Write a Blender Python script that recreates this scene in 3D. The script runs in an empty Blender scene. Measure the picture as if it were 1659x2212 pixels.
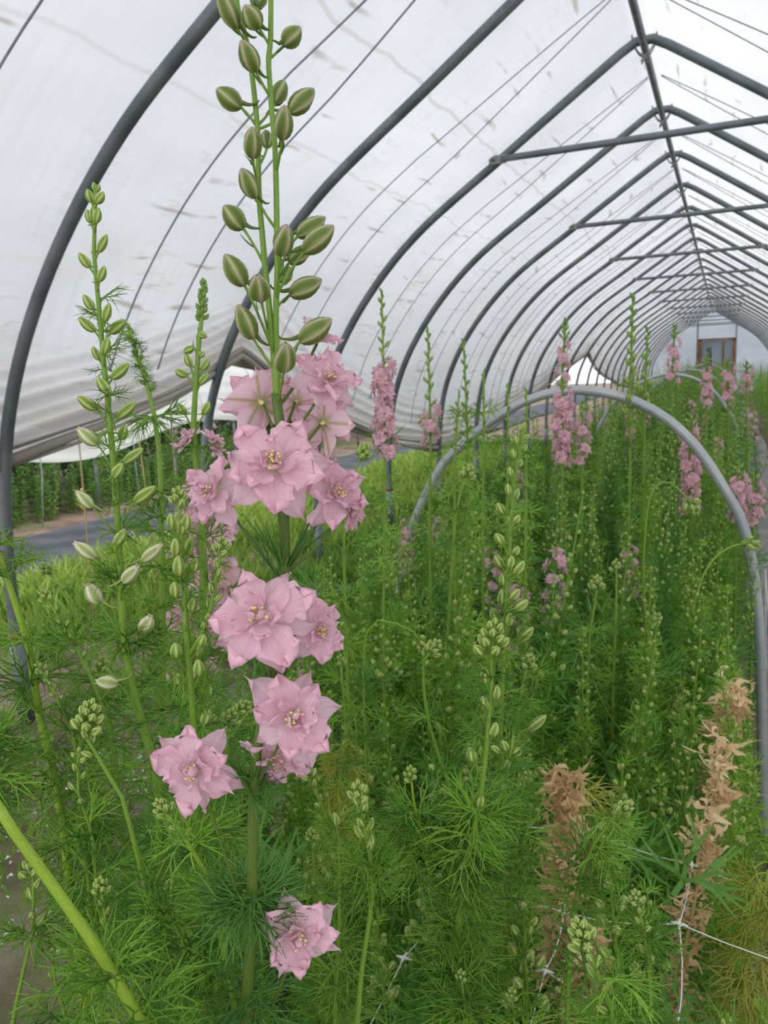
import bpy, math, random
import numpy as np
from mathutils import Matrix, Vector, Quaternion

# ------------------------------------------------------------------ camera, sky, exposure
W_, H_, F_ = 1659, 2212, 1660.0
CAMZ = 1.59
def _axes(vx=1566., vy=770., roll=.04):
    d = np.array([vx - W_/2, -(vy - H_/2), F_]); d /= np.linalg.norm(d)
    p = np.array([vx - 1000 - W_/2, -(vy + 1000*roll - H_/2), F_])
    up = np.cross(p, d); up /= np.linalg.norm(up)
    if up[1] < 0: up = -up
    X = np.cross(d, up)
    if X[0] < 0: X = -X
    return np.array([X/np.linalg.norm(X), d, up])
RM = _axes()                       # world = RM @ (right, up, forward)
CAM = np.array([0., 0., CAMZ])
FWD = RM[:, 2]; HEAD = np.array([FWD[0], FWD[1], 0.]); HEAD /= np.linalg.norm(HEAD)
C = bpy.context.scene.collection
sc = bpy.context.scene
cd = bpy.data.cameras.new('camera'); cam = bpy.data.objects.new('camera', cd); C.objects.link(cam)
cd.sensor_fit = 'VERTICAL'; cd.sensor_height = 36; cd.sensor_width = 27; cd.lens = 36*F_/H_
cd.clip_start = .02; cd.clip_end = 300
cd.dof.use_dof = True; cd.dof.focus_distance = .5; cd.dof.aperture_fstop = 20
Rm = Matrix([[RM[i, 0], RM[i, 1], -FWD[i]] for i in range(3)])
cam.matrix_world = Matrix.Translation(CAM) @ Rm.to_4x4()
sc.camera = cam

w = bpy.data.worlds.new('world'); sc.world = w; w.use_nodes = True
nt = w.node_tree; nt.nodes.clear()
o_ = nt.nodes.new('ShaderNodeOutputWorld'); bg = nt.nodes.new('ShaderNodeBackground')
tc = nt.nodes.new('ShaderNodeTexCoord'); sp = nt.nodes.new('ShaderNodeSeparateXYZ')
rp = nt.nodes.new('ShaderNodeValToRGB')      # overcast sky: brighter overhead than at the horizon
rp.color_ramp.elements[0].position = .0; rp.color_ramp.elements[0].color = (.70, .73, .78, 1)
rp.color_ramp.elements[1].position = 1.; rp.color_ramp.elements[1].color = (1., 1.02, 1.06, 1)
nt.links.new(tc.outputs['Generated'], sp.inputs[0]); nt.links.new(sp.outputs['Z'], rp.inputs[0])
nt.links.new(rp.outputs[0], bg.inputs[0]); bg.inputs[1].default_value = 2.0
nt.links.new(bg.outputs[0], o_.inputs[0])
sd = bpy.data.lights.new('sun', 'SUN'); sd.energy = 2.4; sd.angle = math.radians(25); sd.color = (1, .97, .92)   # veiled sun, behind to the right
so = bpy.data.objects.new('sun', sd); C.objects.link(so)
so.rotation_euler = Vector((-.62, .45, -.70)).to_track_quat('-Z', 'Y').to_euler()
sc.view_settings.view_transform = 'Standard'; sc.view_settings.look = 'None'
sc.view_settings.gamma = 1; sc.view_settings.use_curve_mapping = False
sc.view_settings.exposure = .06
sc.cycles.max_bounces = 7; sc.cycles.diffuse_bounces = 5; sc.cycles.transmission_bounces = 4
sc.cycles.glossy_bounces = 2; sc.cycles.caustics_reflective = False; sc.cycles.caustics_refractive = False
sc.cycles.use_denoising = True; sc.cycles.use_adaptive_sampling = True; sc.cycles.adaptive_threshold = .02

# ------------------------------------------------------------------ helpers
def at(px, py, D):
    """world point seen at a pixel, D metres ahead of the camera"""
    r = RM @ np.array([px - W_/2, -(py - H_/2), F_])
    return CAM + r*(D/np.dot(r, HEAD))
def pix(p):
    c = RM.T @ (np.asarray(p) - CAM)
    return W_/2 + F_*c[0]/c[2], H_/2 - F_*c[1]/c[2], c[2]
def cdir(x, y, z):
    """camera-space direction (right, up, towards camera) to world"""
    v = RM @ np.array([x, y, -z]); return v/np.linalg.norm(v)

class G:
    """geometry arrays: verts, quads, tris, uvs"""
    def __init__(s): s.v = []; s.q = []; s.t = []; s.uv = []; s.n = 0
    def put(s, v, q=None, t=None, uv=None):
        v = np.asarray(v, float).reshape(-1, 3)
        s.v.append(v); s.uv.append(np.zeros((len(v), 2)) if uv is None else np.asarray(uv, float))
        if q is not None and len(q): s.q.append(np.asarray(q, int).reshape(-1, 4) + s.n)
        if t is not None and len(t): s.t.append(np.asarray(t, int).reshape(-1, 3) + s.n)
        s.n += len(v)
    def pack(s):
        if len(s.v) > 1 or True:
            s.v = [np.concatenate(s.v)] if s.v else [np.zeros((0, 3))]
            s.uv = [np.concatenate(s.uv)] if s.uv else [np.zeros((0, 2))]
            s.q = [np.concatenate(s.q)] if s.q else []
            s.t = [np.concatenate(s.t)] if s.t else []
        return s
    def add(s, g, M=None):
        g.pack(); v = g.v[0]
        if M is not None:
            M = np.array(M); v = v @ M[:3, :3].T + M[:3, 3]
        s.put(v, g.q[0] if g.q else None, g.t[0] if g.t else None, g.uv[0])
        return s
    def mesh(s, name, m, smooth=True):
        s.pack()
        me = bpy.data.meshes.new(name)
        q = s.q[0] if s.q else np.zeros((0, 4), int); t = s.t[0] if s.t else np.zeros((0, 3), int)
        me.vertices.add(s.n); me.vertices.foreach_set('co', s.v[0].astype(np.float32).ravel())
        lv = np.concatenate([q.ravel(), t.ravel()]).astype(np.int32)
        me.loops.add(len(lv)); me.loops.foreach_set('vertex_index', lv)
        np_ = len(q) + len(t); me.polygons.add(np_)
        ls = np.concatenate([np.arange(len(q))*4, len(q)*4 + np.arange(len(t))*3]).astype(np.int32)
        me.polygons.foreach_set('loop_start', ls)
        me.polygons.foreach_set('use_smooth', np.full(np_, smooth))
        me.update(calc_edges=True); me.validate()
        ul = me.uv_layers.new(name='UVMap')
        ul.data.foreach_set('uv', s.uv[0][lv].astype(np.float32).ravel())
        me.materials.append(m)
        return me

def frames(P):
    P = np.asarray(P, float); T = np.gradient(P, axis=0)
    T /= np.linalg.norm(T, axis=1)[:, None] + 1e-12
    a = np.array([0, 0, 1.]) if abs(T[0][2]) < .9 else np.array([1., 0, 0])
    n = np.cross(T[0], a); n /= np.linalg.norm(n); N = [n]
    for i in range(1, len(P)):
        n = N[-1] - T[i]*np.dot(N[-1], T[i]); n /= np.linalg.norm(n) + 1e-12; N.append(n)
    N = np.array(N); return P, T, N, np.cross(T, N)
def tube(g, P, r, k=6, cap=True):
    P, T, N, B = frames(P); n = len(P); r = np.broadcast_to(np.asarray(r, float), (n,))
    a = np.arange(k)*2*math.pi/k
    V = P[:, None] + r[:, None, None]*(np.cos(a)[None, :, None]*N[:, None] + np.sin(a)[None, :, None]*B[:, None])
    i = np.arange(n - 1)[:, None]*k; j = np.arange(k)[None]; j2 = (j + 1) % k
    q = np.stack([i + j, i + j2, i + k + j2, i + k + j], -1).reshape(-1, 4)
    L = np.concatenate([[0], np.cumsum(np.linalg.norm(np.diff(P, axis=0), axis=1))])
    uv = np.stack([np.broadcast_to((np.arange(k)/k)[None], (n, k)), np.broadcast_to(L[:, None], (n, k))], -1).reshape(-1, 2)
    v = V.reshape(-1, 3); t = None
    if cap:
        v = np.concatenate([v, P[[0, -1]]]); uv = np.concatenate([uv, [[0, 0], [0, L[-1]]]])
        jj = np.arange(k); b = (n - 1)*k
        t = np.concatenate([np.stack([(jj + 1) % k, jj, np.full(k, n*k)], -1), np.stack([b + jj, b + (jj + 1) % k, np.full(k, n*k + 1)], -1)])
    g.put(v, q, t, uv); return g
def ribbon(g, P, wd, side):
    P = np.asarray(P, float); n = len(P); s = np.asarray(side)/2
    wd = np.asarray(wd)[:, None]
    v = np.empty((2*n, 3)); v[0::2] = P - s*wd; v[1::2] = P + s*wd
    i = np.arange(n - 1)*2
    g.put(v, np.stack([i, i + 1, i + 3, i + 2], -1), None, np.stack([np.tile([0, 1.], n), np.repeat(np.linspace(0, 1, n), 2)], -1))
def bez(a, b, c, n):
    t = np.linspace(0, 1, n)[:, None]; a, b, c = map(np.asarray, (a, b, c))
    return a*(1-t)**2 + 2*b*t*(1-t) + c*t*t
def smooth_line(P, n):
    """Catmull-Rom resample"""
    P = np.asarray(P, float); m = len(P)
    L = np.concatenate([[0], np.cumsum(np.linalg.norm(np.diff(P, axis=0), axis=1))])
    Q = np.vstack([2*P[0]-P[1], P, 2*P[-1]-P[-2]]); out = []
    for s in np.linspace(0, L[-1], n):
        i = min(max(int(np.searchsorted(L, s, 'right')) - 1, 0), m - 2); t = (s - L[i])/(L[i+1]-L[i]+1e-12)
        p0, p1, p2, p3 = Q[i:i+4]
        out.append(.5*(2*p1 + (p2-p0)*t + (2*p0-5*p1+4*p2-p3)*t*t + (3*p1-p0-3*p2+p3)*t**3))
    return np.array(out)
def box(g, c, s):
    x, y, z = np.asarray(s)/2; b = []
    for k in ((-1,-1,-1),(1,-1,-1),(1,1,-1),(-1,1,-1),(-1,-1,1),(1,-1,1),(1,1,1),(-1,1,1)): b.append([c[0]+k[0]*x, c[1]+k[1]*y, c[2]+k[2]*z])
    for f in ((0,3,2,1),(4,5,6,7),(0,1,5,4),(1,2,6,5),(2,3,7,6),(3,0,4,7)): g.put([b[i] for i in f], [[0,1,2,3]])
def frame_z(z, up=(0, 0, 1), roll=0.):
    z = np.asarray(z, float); z = z/np.linalg.norm(z); u = np.asarray(up, float)
    x = u - z*np.dot(u, z)
    if np.linalg.norm(x) < 1e-3: x = np.array([1., 0, 0]) - z*z[0]
    x /= np.linalg.norm(x); y = np.cross(z, x)
    c, s = math.cos(roll), math.sin(roll)
    return np.stack([x*c + y*s, y*c - x*s, z], 1)
def mat4(R, p, s=1.):
    M = np.eye(4); M[:3, :3] = np.asarray(R)*np.asarray(s); M[:3, 3] = p; return M
def rot(ax, a):
    c, s = math.cos(a), math.sin(a)
    return np.array({'x': [[1,0,0],[0,c,-s],[0,s,c]], 'y': [[c,0,s],[0,1,0],[-s,0,c]], 'z': [[c,-s,0],[s,c,0],[0,0,1]]}[ax])

def unit(v): v = np.asarray(v, float); return v/(np.linalg.norm(v)+1e-12)
WM = {}                                         # world matrices, kept by hand
def link(name, data, parent=None, M=None):
    o = bpy.data.objects.new(name, data); C.objects.link(o)
    M = np.eye(4) if M is None else M
    if parent is not None:
        o.parent = parent; L = np.linalg.inv(WM[parent.name]) @ M
    else: L = M
    o.matrix_basis = Matrix(L.tolist()); WM[o.name] = M; return o
def child_same(name, data, parent):             # a child whose mesh is already in the parent's own space
    o = bpy.data.objects.new(name, data); C.objects.link(o); o.parent = parent; WM[o.name] = WM[parent.name]; return o
def thing(name, label, cat, loc, group=None, data=None):
    M = np.eye(4); M[:3, 3] = loc
    o = link(name, data, None, M); o['label'] = label; o['category'] = cat
    if group: o['group'] = group
    return o
def struct(name, me, parent=None):
    o = link(name, me, parent); o['kind'] = 'structure'; return o
def stuff(o): o['kind'] = 'stuff'; return o
def copy_tree(src, M, label=None, group=None, parent=None):
    c = src.copy(); C.objects.link(c)
    if parent is None:
        c.matrix_basis = Matrix(M.tolist())
        if label: c['label'] = label
        if group: c['group'] = group
    else: c.parent = parent
    for ch in src.children: copy_tree(ch, None, parent=c)
    return c

# ------------------------------------------------------------------ materials
class N:
    def __init__(s, name):
        s.m = bpy.data.materials.new(name); s.m.use_nodes = True; s.t = s.m.node_tree; s.t.nodes.clear()
        s.o = s.new('ShaderNodeOutputMaterial')
    def new(s, k, **kw):
        n = s.t.nodes.new(k)
        for a, b in kw.items(): setattr(n, a, b)
        return n
    def link(s, a, b): s.t.links.new(a, b)
    def _set(s, sock, x):
        if isinstance(x, (int, float)): sock.default_value = x
        elif isinstance(x, tuple): sock.default_value = x if len(x) != 3 or sock.type == 'VECTOR' else (*x, 1)
        elif x is not None: s.link(x, sock)
    def math(s, op, a, b=None, c=None):
        n = s.new('ShaderNodeMath', operation=op)
        for i, x in enumerate((a, b, c)): s._set(n.inputs[i], x)
        return n.outputs[0]
    def mix(s, f, a, b):
        n = s.new('ShaderNodeMix', data_type='RGBA'); s._set(n.inputs[0], f); s._set(n.inputs[6], a); s._set(n.inputs[7], b); return n.outputs[2]
    def noise(s, vec, scale, detail=3, rough=.5):
        n = s.new('ShaderNodeTexNoise'); s._set(n.inputs['Vector'], vec); n.inputs['Scale'].default_value = scale
        n.inputs['Detail'].default_value = detail; n.inputs['Roughness'].default_value = rough; return n.outputs[0]
    def mapping(s, vec, scale):
        n = s.new('ShaderNodeMapping'); s.link(vec, n.inputs[0]); n.inputs['Scale'].default_value = scale; return n.outputs[0]
    def smooth(s, x, lo, hi):
        n = s.new('ShaderNodeMapRange', interpolation_type='SMOOTHSTEP'); s._set(n.inputs[0], x)
        n.inputs[1].default_value = lo; n.inputs[2].default_value = hi; return n.outputs[0]
    def uv(s):
        n = s.new('ShaderNodeUVMap'); p = s.new('ShaderNodeSeparateXYZ'); s.link(n.outputs[0], p.inputs[0]); return n.outputs[0], p.outputs[0], p.outputs[1]
    def obj(s): return s.new('ShaderNodeTexCoord').outputs['Object']
    def rand(s): return s.new('ShaderNodeObjectInfo').outputs['Random']
    def bump(s, h, strength, dist):
        n = s.new('ShaderNodeBump'); n.inputs['Strength'].default_value = strength; n.inputs['Distance'].default_value = dist
        s.link(h, n.inputs['Height']); return n.outputs[0]
    def leafy(s, col, trans=.4, rough=.5, spec=.3, tcol=None, normal=None):
        p = s.new('ShaderNodeBsdfPrincipled'); s._set(p.inputs['Base Color'], col); p.inputs['Roughness'].default_value = rough
        p.inputs['Specular IOR Level'].default_value = spec
        t = s.new('ShaderNodeBsdfTranslucent'); s._set(t.inputs[0], tcol if tcol is not None else col)
        if normal is not None: s.link(normal, p.inputs['Normal'])
        x = s.new('ShaderNodeMixShader'); x.inputs[0].default_value = trans
        s.link(p.outputs[0], x.inputs[1]); s.link(t.outputs[0], x.inputs[2]); s.link(x.outputs[0], s.o.inputs[0]); return s.m
    def pbr(s, col, rough=.6, metal=0., spec=.4, normal=None):
        p = s.new('ShaderNodeBsdfPrincipled'); s._set(p.inputs['Base Color'], col); s._set(p.inputs['Roughness'], rough)
        p.inputs['Metallic'].default_value = metal; p.inputs['Specular IOR Level'].default_value = spec
        if normal is not None: s.link(normal, p.inputs['Normal'])
        s.link(p.outputs[0], s.o.inputs[0]); return s.m

def m_leaf(name, a, b, trans=.24):
    n = N(name); f = n.math('MULTIPLY_ADD', n.noise(n.obj(), 9., 2), .5, n.math('MULTIPLY', n.rand(), .5))
    return n.leafy(n.mix(n.smooth(f, .22, .80), a, b), trans, .45, .35)
M_leaf = m_leaf('feathery_leaf', (.085, .23, .020), (.28, .52, .055))
M_leaf_d = m_leaf('feathery_leaf_deep', (.065, .19, .030), (.14, .33, .055))  # own deep green, darkened further as painted shade for the low bed gaps
M_leaf_y = m_leaf('yellowing_leaf', (.36, .44, .05), (.58, .56, .12))
M_dry = m_leaf('dried_leaf', (.60, .40, .20), (.88, .68, .42), .3)
def m_stem(name, a, b):
    n = N(name); _, u, v = n.uv(); f = n.noise(n.mapping(n.uv()[0], (10, 60, 1)), 3, 2)
    return n.leafy(n.mix(n.smooth(f, .3, .7), a, b), .12, .4, .4)
M_stem = m_stem('green_stem', (.15, .28, .030), (.23, .39, .048))
M_stem_m = m_stem('olive_stem', (.075, .135, .018), (.13, .21, .034))
M_stem_y = m_stem('yellow_green_stem', (.22, .37, .025), (.32, .48, .04))
M_stem_dry = m_stem('dried_stem', (.42, .30, .12), (.52, .42, .18))
def m_bud(name, mid, body, edge, tip, r=.0):
    n = N(name); uv, u, v = n.uv()
    s = n.math('PINGPONG', n.math('MULTIPLY', u, 5.), .5)              # 0 on a seam, .5 on a sepal's midrib
    st = n.noise(n.mapping(uv, (40, 1.5, 1)), 1., 2)
    c = n.mix(n.smooth(n.math('MULTIPLY_ADD', st, .35, s), .32, .55), body, mid)
    c = n.mix(n.math('MULTIPLY', n.smooth(n.math('SUBTRACT', .16, s), .0, .14), .9), c, edge)
    c = n.mix(n.math('MULTIPLY', n.smooth(v, .72, 1.), .55), c, tip)
    return n.leafy(c, .2, .5, .3)
M_bud_o = m_bud('olive_bud', (.14, .21, .04), (.27, .33, .09), (.56, .50, .34), (.52, .40, .33))
M_bud_p = m_bud('pale_bud', (.20, .34, .04), (.40, .50, .12), (.66, .70, .36), (.46, .54, .17))
M_bud_w = m_bud('opening_bud', (.36, .45, .13), (.62, .64, .34), (.85, .80, .68), (.90, .72, .70))
M_bud_g = m_bud('young_bud', (.13, .26, .045), (.25, .41, .09), (.45, .56, .22), (.30, .42, .10))
def m_petal(name, pink, pale, edge):
    n = N(name); uv, u, v = n.uv()
    vein = n.noise(n.mapping(uv, (34, 1.2, 1)), 1., 3, .6)
    c = n.mix(n.smooth(vein, .42, .66), pink, tuple(x*.80 if i == 1 else x*.94 for i, x in enumerate(pink)))
    c = n.mix(n.math('MULTIPLY', n.smooth(n.math('SUBTRACT', .34, v), 0, .34), .75), c, pale)
    e = n.math('ABSOLUTE', n.math('SUBTRACT', u, .5))
    c = n.mix(n.math('MULTIPLY', n.smooth(e, .36, .5), .35), c, edge)
    c = n.mix(n.math('MULTIPLY', n.rand(), .14), c, edge)
    nb = n.bump(n.math('ADD', vein, n.math('MULTIPLY', n.noise(n.mapping(uv, (5, 4, 1)), 1., 3), .8)), .7, .0016)
    return n.leafy(c, .38, .5, .25, normal=nb)
M_petal = m_petal('pink_petal', (.98, .69, .76), (.96, .93, .80), (.93, .56, .67))
M_sepal = m_petal('outer_petal', (.95, .72, .77), (.72, .70, .42), (.80, .55, .67))
def m_back():                                                         # sepal with a green midrib stripe
    n = N('striped_petal'); uv, u, v = n.uv()
    e = n.math('ABSOLUTE', n.math('SUBTRACT', u, .5))
    c = n.mix(n.math('MULTIPLY', n.smooth(n.math('SUBTRACT', .13, e), 0, .12), .8), (.94, .70, .78), (.48, .44, .17))
    c = n.mix(n.math('MULTIPLY', n.smooth(n.math('SUBTRACT', .3, v), 0, .3), .8), c, (.45, .47, .16))
    return n.leafy(c, .4, .5, .25)
M_striped = m_back()
M_pinkfar = m_petal('small_pink_petal', (.97, .70, .74), (.92, .80, .74), (.95, .62, .70))
M_purple = m_petal('purple_petal', (.16, .10, .34), (.3, .2, .4), (.14, .09, .34))
def m_simple(name, a, b, sc_=6., rough=.6, metal=0., spec=.4, bump=None):
    n = N(name); ob = n.obj(); f = n.noise(ob, sc_, 4); nb = None
    if bump: nb = n.bump(n.noise(ob, bump[0], 5, .6), bump[1], bump[2])
    return n.pbr(n.mix(n.smooth(f, .35, .65), a, b), rough, metal, spec, nb)
M_stamen = m_simple('stamen', (.66, .55, .10), (.85, .80, .45), 300)
M_steel = m_simple('galvanised_steel', (.12, .145, .155), (.19, .215, .225), 5., .42, .35, .5, (60, .1, .002))
M_pipe = m_simple('grey_pipe', (.36, .39, .40), (.45, .47, .47), 7., .38, .3, .5)
M_wire = m_simple('tie_wire', (.22, .22, .21), (.36, .35, .33), 20, .5, .5)
M_rope = m_simple('hold_down_rope', (.23, .25, .29), (.30, .32, .36), 20., .8)
M_rust = m_simple('rusty_steel', (.12, .12, .13), (.30, .13, .07), 9., .7, .3)
M_wood = m_simple('brown_timber', (.17, .085, .04), (.26, .14, .07), 4., .7)
M_net = m_simple('white_netting', (.72, .72, .70), (.82, .82, .80), 9., .6)
M_fabric = m_simple('woven_weed_fabric', (.045, .05, .06), (.08, .085, .10), 2.5, .9, 0, .1, (60, .2, .004))
M_path = m_simple('grey_path', (.26, .245, .25), (.36, .34, .34), 2.2, .8, 0, .2, (25, .3, .01))
M_grass = m_leaf('grass_blade', (.085, .22, .022), (.30, .40, .07), .3)
M_weed = m_leaf('aisle_weed', (.12, .26, .035), (.24, .36, .06), .35)
M_crop = m_leaf('leafy_crop', (.12, .26, .055), (.22, .38, .10), .3)
M_cropd = m_leaf('dark_hedge', (.05, .13, .03), (.10, .20, .05), .25)
def m_soil():
    n = N('soil'); ob = n.obj(); f = n.noise(ob, 2.3, 6, .65); g = n.noise(ob, .55, 4, .6)
    c = n.mix(n.smooth(f, .35, .68), (.125, .088, .066), (.27, .205, .165))
    c = n.mix(n.math('MULTIPLY', n.smooth(g, .52, .68), .6), c, (.12, .19, .045))
    return n.pbr(c, .95, 0, .15, n.bump(n.noise(ob, 18, 6, .7), .8, .03))
M_soil = m_soil()
def m_cover():
    n = N('polythene_cover'); uv, u, v = n.uv()                       # u: metres from the ridge, v: metres along the tunnel
    base = n.mix(n.smooth(n.noise(n.mapping(uv, (.5, .35, 1)), 1.6, 3), .3, .7), (.555, .565, .59), (.65, .655, .675))
    streak = n.noise(n.mapping(uv, (1.3, 26, 1)), 1., 4, .6)
    c = n.mix(n.math('MULTIPLY', n.smooth(streak, .45, .75), .35), base, (.52, .52, .535))
    au = n.math('ABSOLUTE', u)
    low = n.smooth(au, .9, 3.2)                                       # grubbier towards the foot of the sheet
    wr = n.noise(n.mapping(uv, (9, 1.1, 1)), 1., 5, .65)
    fine = n.smooth(n.math('ABSOLUTE', n.math('SUBTRACT', wr, .5)), .035, .0)
    msk = n.smooth(n.noise(n.mapping(uv, (1.2, 1.6, 1)), 1.3, 3), .48, .66)
    c = n.mix(n.math('MULTIPLY', n.math('MULTIPLY', fine, msk), n.math('MULTIPLY_ADD', low, .45, .20)), c, (.42, .39, .35))
    blot = n.smooth(n.noise(n.mapping(uv, (1.7, .8, 1)), 1., 5, .7), .46, .75)
    c = n.mix(n.math('MULTIPLY', n.math('MULTIPLY', blot, low), .65), c, (.50, .475, .44))
    wu = n.math('ADD', u, n.math('MULTIPLY', n.noise(n.mapping(uv, (.4, 2.2, 1)), 1., 3), .12))
    for k, a in ((1.05, .5), (1.62, .3)):                           # creases that run the length of the tunnel
        c = n.mix(n.math('MULTIPLY', n.smooth(n.math('ABSOLUTE', n.math('ADD', wu, k)), .016, .004), a), c, (.42, .39, .36))
    # rubbed dashes where the hold-down ropes press on the sheet
    fv = n.math('FRACT', n.math('DIVIDE', n.math('SUBTRACT', v, .975), 1.5))
    nr = n.smooth(n.math('ABSOLUTE', n.math('SUBTRACT', n.math('ABSOLUTE', n.math('SUBTRACT', fv, .5)), .12)), .16, .02)
    fu = n.math('FRACT', n.math('MULTIPLY', n.math('ADD', wu, n.math('MULTIPLY', n.noise(n.mapping(uv, (3, .7, 1)), 1., 2), .25)), 4.2))
    dash = n.smooth(n.math('ABSOLUTE', n.math('SUBTRACT', fu, .5)), .075, .01)
    dm = n.smooth(n.noise(n.mapping(uv, (2, 3, 1)), 1.2, 2), .44, .58)
    c = n.mix(n.math('MULTIPLY', n.math('MULTIPLY', n.math('MULTIPLY', nr, dash), dm), .8), c, (.33, .30, .27))
    at_ = n.new('ShaderNodeAttribute', attribute_name='grime')
    c = n.mix(n.math('MULTIPLY', n.math('MULTIPLY', at_.outputs['Fac'], n.smooth(wr, .2, .6)), .8), c, (.44, .40, .35))
    hg = n.math('MULTIPLY_ADD', wr, .7, n.math('MULTIPLY', streak, .4))
    nb = n.bump(hg, .5, .02)
    d = n.new('ShaderNodeBsdfDiffuse'); t = n.new('ShaderNodeBsdfTranslucent')
    n.link(c, d.inputs[0]); n.link(c, t.inputs[0]); n.link(nb, d.inputs[2])
    x = n.new('ShaderNodeMixShader'); x.inputs[0].default_value = .62
    n.link(d.outputs[0], x.inputs[1]); n.link(t.outputs[0], x.inputs[2]); n.link(x.outputs[0], n.o.inputs[0]); return n.m
M_cover = m_cover()
def m_film(name, a, b, tr):
    n = N(name); f = n.noise(n.mapping(n.obj(), (.5, .5, 1.2)), 1.1, 4)
    c = n.mix(n.smooth(f, .3, .7), a, b); d = n.new('ShaderNodeBsdfDiffuse'); t = n.new('ShaderNodeBsdfTranslucent')
    n.link(c, d.inputs[0]); n.link(c, t.inputs[0]); x = n.new('ShaderNodeMixShader'); x.inputs[0].default_value = tr
    n.link(d.outputs[0], x.inputs[1]); n.link(t.outputs[0], x.inputs[2]); n.link(x.outputs[0], n.o.inputs[0]); return n.m
M_hem = m_film('grubby_hem', (.34, .30, .26), (.60, .56, .51), .35)
M_endfilm = m_film('end_wall_film', (.44, .50, .55), (.58, .63, .67), .5)
M_sheet = m_film('neighbour_sheet', (.80, .80, .79), (.90, .90, .89), .6)

# ------------------------------------------------------------------ the tunnel
S = 1.5                                                # hoop spacing
RX = -.354*S; RZ = CAMZ + 1.33*S                       # ridge
HALF = [(-.354,1.33),(-.62,1.155),(-.86,.995),(-1.01,.895),(-1.18,.785),(-1.36,.66),(-1.52,.52),(-1.67,.355),(-1.79,.19),(-1.885,.02),(-1.96,-.18),(-2.0,-.40),(-2.017,-.62),(-2.02,-1.06)]
HL = smooth_line([(x*S, 0, CAMZ + z*S) for x, z in HALF], 60)
ARC = np.concatenate([[0], np.cumsum(np.linalg.norm(np.diff(HL, axis=0), axis=1))])
def prof(s, off=0.):
    """point (x,z) on the hoop line, s metres of arc from the ridge, negative to the left side"""
    a = abs(s); x = np.interp(a, ARC, HL[:, 0]); z = np.interp(a, ARC, HL[:, 2])
    dx = np.interp(a+.02, ARC, HL[:, 0]) - np.interp(a-.02, ARC, HL[:, 0]); dz = np.interp(a+.02, ARC, HL[:, 2]) - np.interp(a-.02, ARC, HL[:, 2])
    l = math.hypot(dx, dz) + 1e-9; x += dz/l*off; z += -dx/l*off
    if s > 0: x = 2*RX - x
    return x, z
def arc_of_z(z): return float(np.interp(-z, -HL[:, 2], ARC))
Y0, Y1 = -1.2, 25.65*S  # unseen near end of cover left open, cut short to add frontal skylight
HEM = [(-4,1.0),(1,1.10),(2.56,1.26),(3.1,1.36),(3.6,1.48),(3.95,1.60),(4.2,1.72),(4.42,1.64),(4.73,1.53),(5.52,1.26),(6.38,1.05),(7.3,.85),(8.35,.68),(9.5,.66),(10.7,.71),(12.5,.93),(14.5,1.21),(16.4,1.55),(17.7,1.77),(19,1.55),(20.8,1.3),(26,.8),(32,.5),(39,.3)]
def hem(y): return float(np.interp(y, [a for a, _ in HEM], [b for _, b in HEM]))

def ground():
    g = G(); xs = np.concatenate([np.linspace(-26, -9, 18), np.linspace(-8.8, 3, 90), np.linspace(3.5, 12, 12)]); ys = np.concatenate([np.linspace(-6, 14, 150), np.linspace(14.5, 60, 60)])
    X, Y = np.meshgrid(xs, ys); rs = np.random.RandomState(3)
    Z = .012*np.sin(X*3.1+Y*1.3)*np.sin(Y*2.7-X) + .012*(rs.rand(*X.shape)-.5)*(X > -9)*(X < 3)
    n, m = X.shape; i = np.arange(n-1)[:, None]*m + np.arange(m-1)[None]
    g.put(np.stack([X, Y, Z - .012], -1).reshape(-1, 3), np.stack([i, i+1, i+m+1, i+m], -1).reshape(-1, 4))
    struct('ground', g.mesh('ground', M_soil))
ground()
def slab(name, pts, m, th=.02):
    g = G(); pts = np.asarray(pts, float); n = len(pts)//2
    v = np.concatenate([pts, pts - [0, 0, th]]); k = len(pts)
    q = []
    for i in range(n-1):
        a, b, c, d = 2*i, 2*i+1, 2*i+3, 2*i+2
        q += [[a, b, c, d], [a, d, d+k, a+k], [b+k, c+k, c, b]]
    q += [[0, k, k+1, 1]]
    g.put(v, q); return struct(name, g.mesh(name, m, False))
rnd = random.Random(5)
P = []
for y in np.linspace(-3, 38, 60): P += [(.20+.015*math.sin(y*2.1), y, .015), (.72+.02*math.sin(y*1.7), y, .018)]
slab('path', P, M_path)
P = []
for y in np.linspace(0, 40, 50): P += [(-6.55-.0*y+.05*math.sin(y), y, .03), (-5.15+.07*math.sin(y*1.3), y, .03)]
slab('path_outside', P, M_fabric)

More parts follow.
